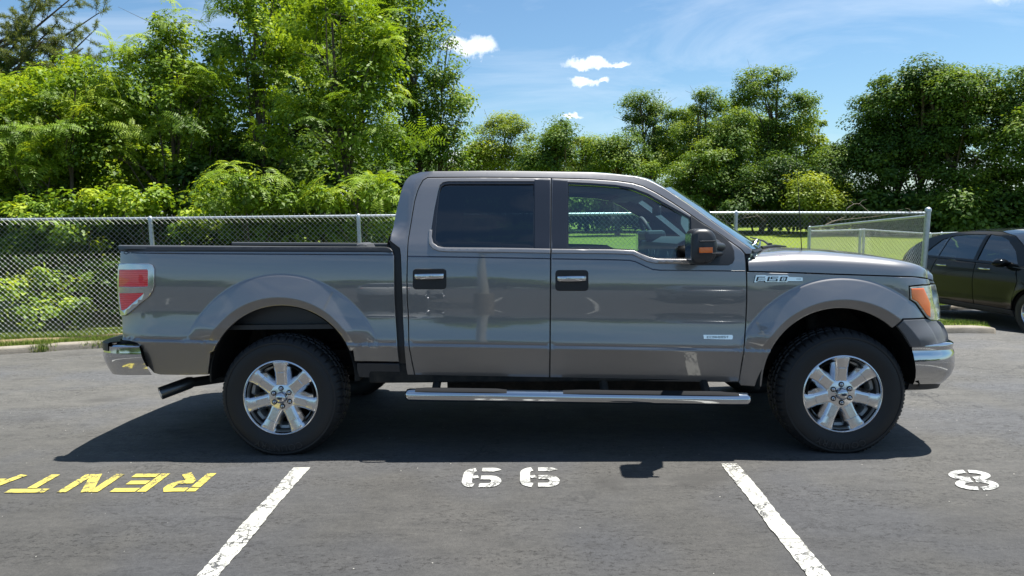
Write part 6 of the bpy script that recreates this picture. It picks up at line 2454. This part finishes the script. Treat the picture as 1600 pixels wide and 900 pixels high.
# ---- trees on the far side of the field
G4 = "trees lining the far side of the field"
FT = [("round yellow-green tree left of the dark maple", [(790, 228, 50, 46), (770, 255, 40, 30)], 58, L_fary, 31, .24),
      ("pale thin tree low behind the truck roof, right of the near trees", [(735, 262, 26, 24)], 62, L_fary, 32, .22),
      ("compact dark maple tree above the rear door", [(866, 232, 26, 38), (862, 258, 36, 24)], 50, L_dark, 33, .26),
      ("light slender tree right of the dark maple", [(915, 240, 26, 26), (905, 262, 30, 20)], 62, L_fary, 34, .22),
      ("bushy mid green tree above the front door", [(968, 243, 36, 34), (975, 265, 45, 26)], 52, L_far, 35, .25),
      ("tall open-crowned tree rising highest beside the clouds", [(1015, 175, 34, 26), (1000, 200, 26, 18), (1040, 200, 36, 30), (1030, 245, 36, 32)], 58, L_far, 36, .22),
      ("tall narrow tree right of the open-crowned tree", [(1100, 190, 40, 36), (1080, 225, 34, 26), (1110, 255, 40, 36)], 56, L_far, 37, .22),
      ("broad mid green tree behind the windshield", [(1120, 270, 60, 48), (1080, 300, 50, 40), (1150, 230, 34, 40)], 52, L_far, 38, .26),
      ("very tall tree left of the sky gap", [(1190, 160, 44, 56), (1240, 190, 34, 40), (1215, 230, 44, 40), (1180, 250, 40, 40)], 54, L_far, 39, .24),
      ("dark tree under the very tall one", [(1210, 295, 60, 40), (1160, 320, 50, 30)], 50, L_dark, 40, .26),
      ("small bright bush-like tree at the foot of the sky gap", [(1262, 300, 32, 34), (1290, 322, 26, 22)], 46, L_fary, 41, .24),
      ("big dark dome-shaped tree right of the sky gap", [(1370, 240, 72, 66), (1335, 280, 56, 52), (1405, 190, 60, 52)], 48, L_dark, 42, .27),
      ("towering dark tree behind the end post", [(1460, 200, 62, 70), (1440, 270, 70, 60), (1410, 150, 55, 42)], 46, L_dark, 43, .27),
      ("dense tree above the black car", [(1530, 225, 62, 76), (1510, 300, 70, 50), (1505, 150, 58, 42)], 44, L_far, 44, .26),
      ("tree at the right edge of the picture", [(1600, 240, 50, 110), (1640, 170, 60, 60)], 42, L_far, 45, .25),
      ("tree just outside the right edge", [(1700, 230, 80, 110)], 42, L_dark, 46, .3)]
for lab, bl_, D, mt, sd, L in FT:
    open_ = "open-crowned" in lab or "slender" in lab or "narrow" in lab or "very tall tree" in lab or "thin" in lab
    tree("broadleaf_tree", lab, "tree", bl_, D, mt, 'leaf', 1.15 if not open_ else 1.15, 1.0 if not open_ else .8, 230 if not open_ else 170, L * .74, .22, sd, group=G4, flat=.6, limbs=30, inner=.2, droop=.1)
FT2 = [(832, 262, 40, 24), (905, 272, 45, 22), (1062, 238, 52, 56), (1150, 215, 50, 58), (1285, 300, 40, 34), (700, 285, 60, 26), (1245, 245, 50, 56)]
for k, (px, py, rx, ry) in enumerate(FT2):
    tree("broadleaf_tree", "hazier tree filling the line between the far trees " + ("left of the dark maple", "right of the dark maple", "under the open-crowned tree", "behind the windshield top", "at the foot of the sky gap", "low beside the near trees", "left of the sky gap")[k], "tree",
         [(px, py, rx, ry), (px - rx * .5, py + ry * .6, rx * .8, ry * .8), (px + rx * .6, py + ry * .5, rx * .7, ry * .8)], 68, L_far if k % 2 else L_fary, 'leaf', .7, 1.1, 150, .26, .2, 90 + k, group=G4, limbs=14)
G5 = "bushes at the foot of the far trees"
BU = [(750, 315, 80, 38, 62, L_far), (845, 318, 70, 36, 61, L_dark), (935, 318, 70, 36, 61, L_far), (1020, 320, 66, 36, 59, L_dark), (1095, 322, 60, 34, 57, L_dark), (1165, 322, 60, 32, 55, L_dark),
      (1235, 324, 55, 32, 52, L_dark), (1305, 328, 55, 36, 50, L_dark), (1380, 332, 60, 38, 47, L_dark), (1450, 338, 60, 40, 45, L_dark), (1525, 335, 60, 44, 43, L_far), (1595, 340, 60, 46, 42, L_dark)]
names = ["behind the rear window", "behind the centre pillar", "seen through the front side window", "behind the windshield top", "behind the windshield foot", "above the wiper", "above the bonnet's rear", "above the middle of the bonnet", "left of the end post", "right of the end post", "above the black car's roof", "at the right picture edge"]
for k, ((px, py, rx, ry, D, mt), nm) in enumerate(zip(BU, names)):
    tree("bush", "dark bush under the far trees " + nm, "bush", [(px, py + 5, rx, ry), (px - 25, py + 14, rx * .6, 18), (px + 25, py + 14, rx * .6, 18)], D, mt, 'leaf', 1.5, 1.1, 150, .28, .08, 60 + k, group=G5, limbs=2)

# ---- woods behind the camera, mirrored as a low dark band in the paint and glass
src = [o for o in COL.objects if o.name.startswith("bush") and o.parent is None]
rb_ = random.Random(8)
for k in range(26):
    s_ = src[(k * 5) % len(src)]
    c = copy_tree(s_)
    c.location = (-90 + k * 7 + rb_.uniform(-2, 2), -72 + rb_.uniform(-5, 5), -0.4)
    c.rotation_euler = (0, 0, rb_.uniform(0, 6.28)); sc_ = rb_.uniform(1.1, 1.9); c.scale = (sc_, sc_, sc_)
    c['label'] = "dark bush in the row across the lot behind the camera"; c['group'] = "bushes across the lot behind the camera"
# the growth goes on beyond both sides of the picture
near_src = [o for o in COL.objects if o.parent is None and (o.name.startswith("sumac_tree") or o.name.startswith("shade_tree"))]
for k, (x, y) in enumerate([(-9.6, 13.2), (-12.4, 13.8), (-15.2, 13.4), (-18.5, 14.5), (-11.0, 17.5), (-16.0, 18.5), (-22.5, 16.0)]):
    c = copy_tree(near_src[k % len(near_src)]); c.location = (x, y, fieldz(x, y)); c.rotation_euler = (0, 0, 1.3 * k + .5)
    c['label'] = "green tree behind the fence, beyond the left edge of the picture"; c['group'] = "trees beyond the left edge"
    if k % 2:
        for ch in c.children: pass
far_src = [o for o in COL.objects if o.parent is None and o.name.startswith("broadleaf_tree")][:14]
for k in range(9):
    s_ = far_src[(k * 3 + 10) % len(far_src)]
    x, y = 40 + k * 5.5, 30 + (k % 3) * 4 - k * .5
    c = copy_tree(s_); c.location = (x, y, fieldz(x, y)); c.rotation_euler = (0, 0, k * 2.1)
    c['label'] = "far tree in the row beyond the right edge of the picture"; c['group'] = "trees beyond the right edge"
for k in range(9):
    s_ = far_src[(k * 5 + 3) % len(far_src)]
    x, y = -16 - k * 7, 52 - (k % 3) * 4 - k
    c = copy_tree(s_); c.location = (x, y, fieldz(x, y)); c.rotation_euler = (0, 0, k * 1.7)
    c['label'] = "far tree hidden behind the growth at the left"; c['group'] = "far trees behind the left growth"
print('TRIS', sum(len(m.polygons) * 2 for m in bpy.data.meshes))
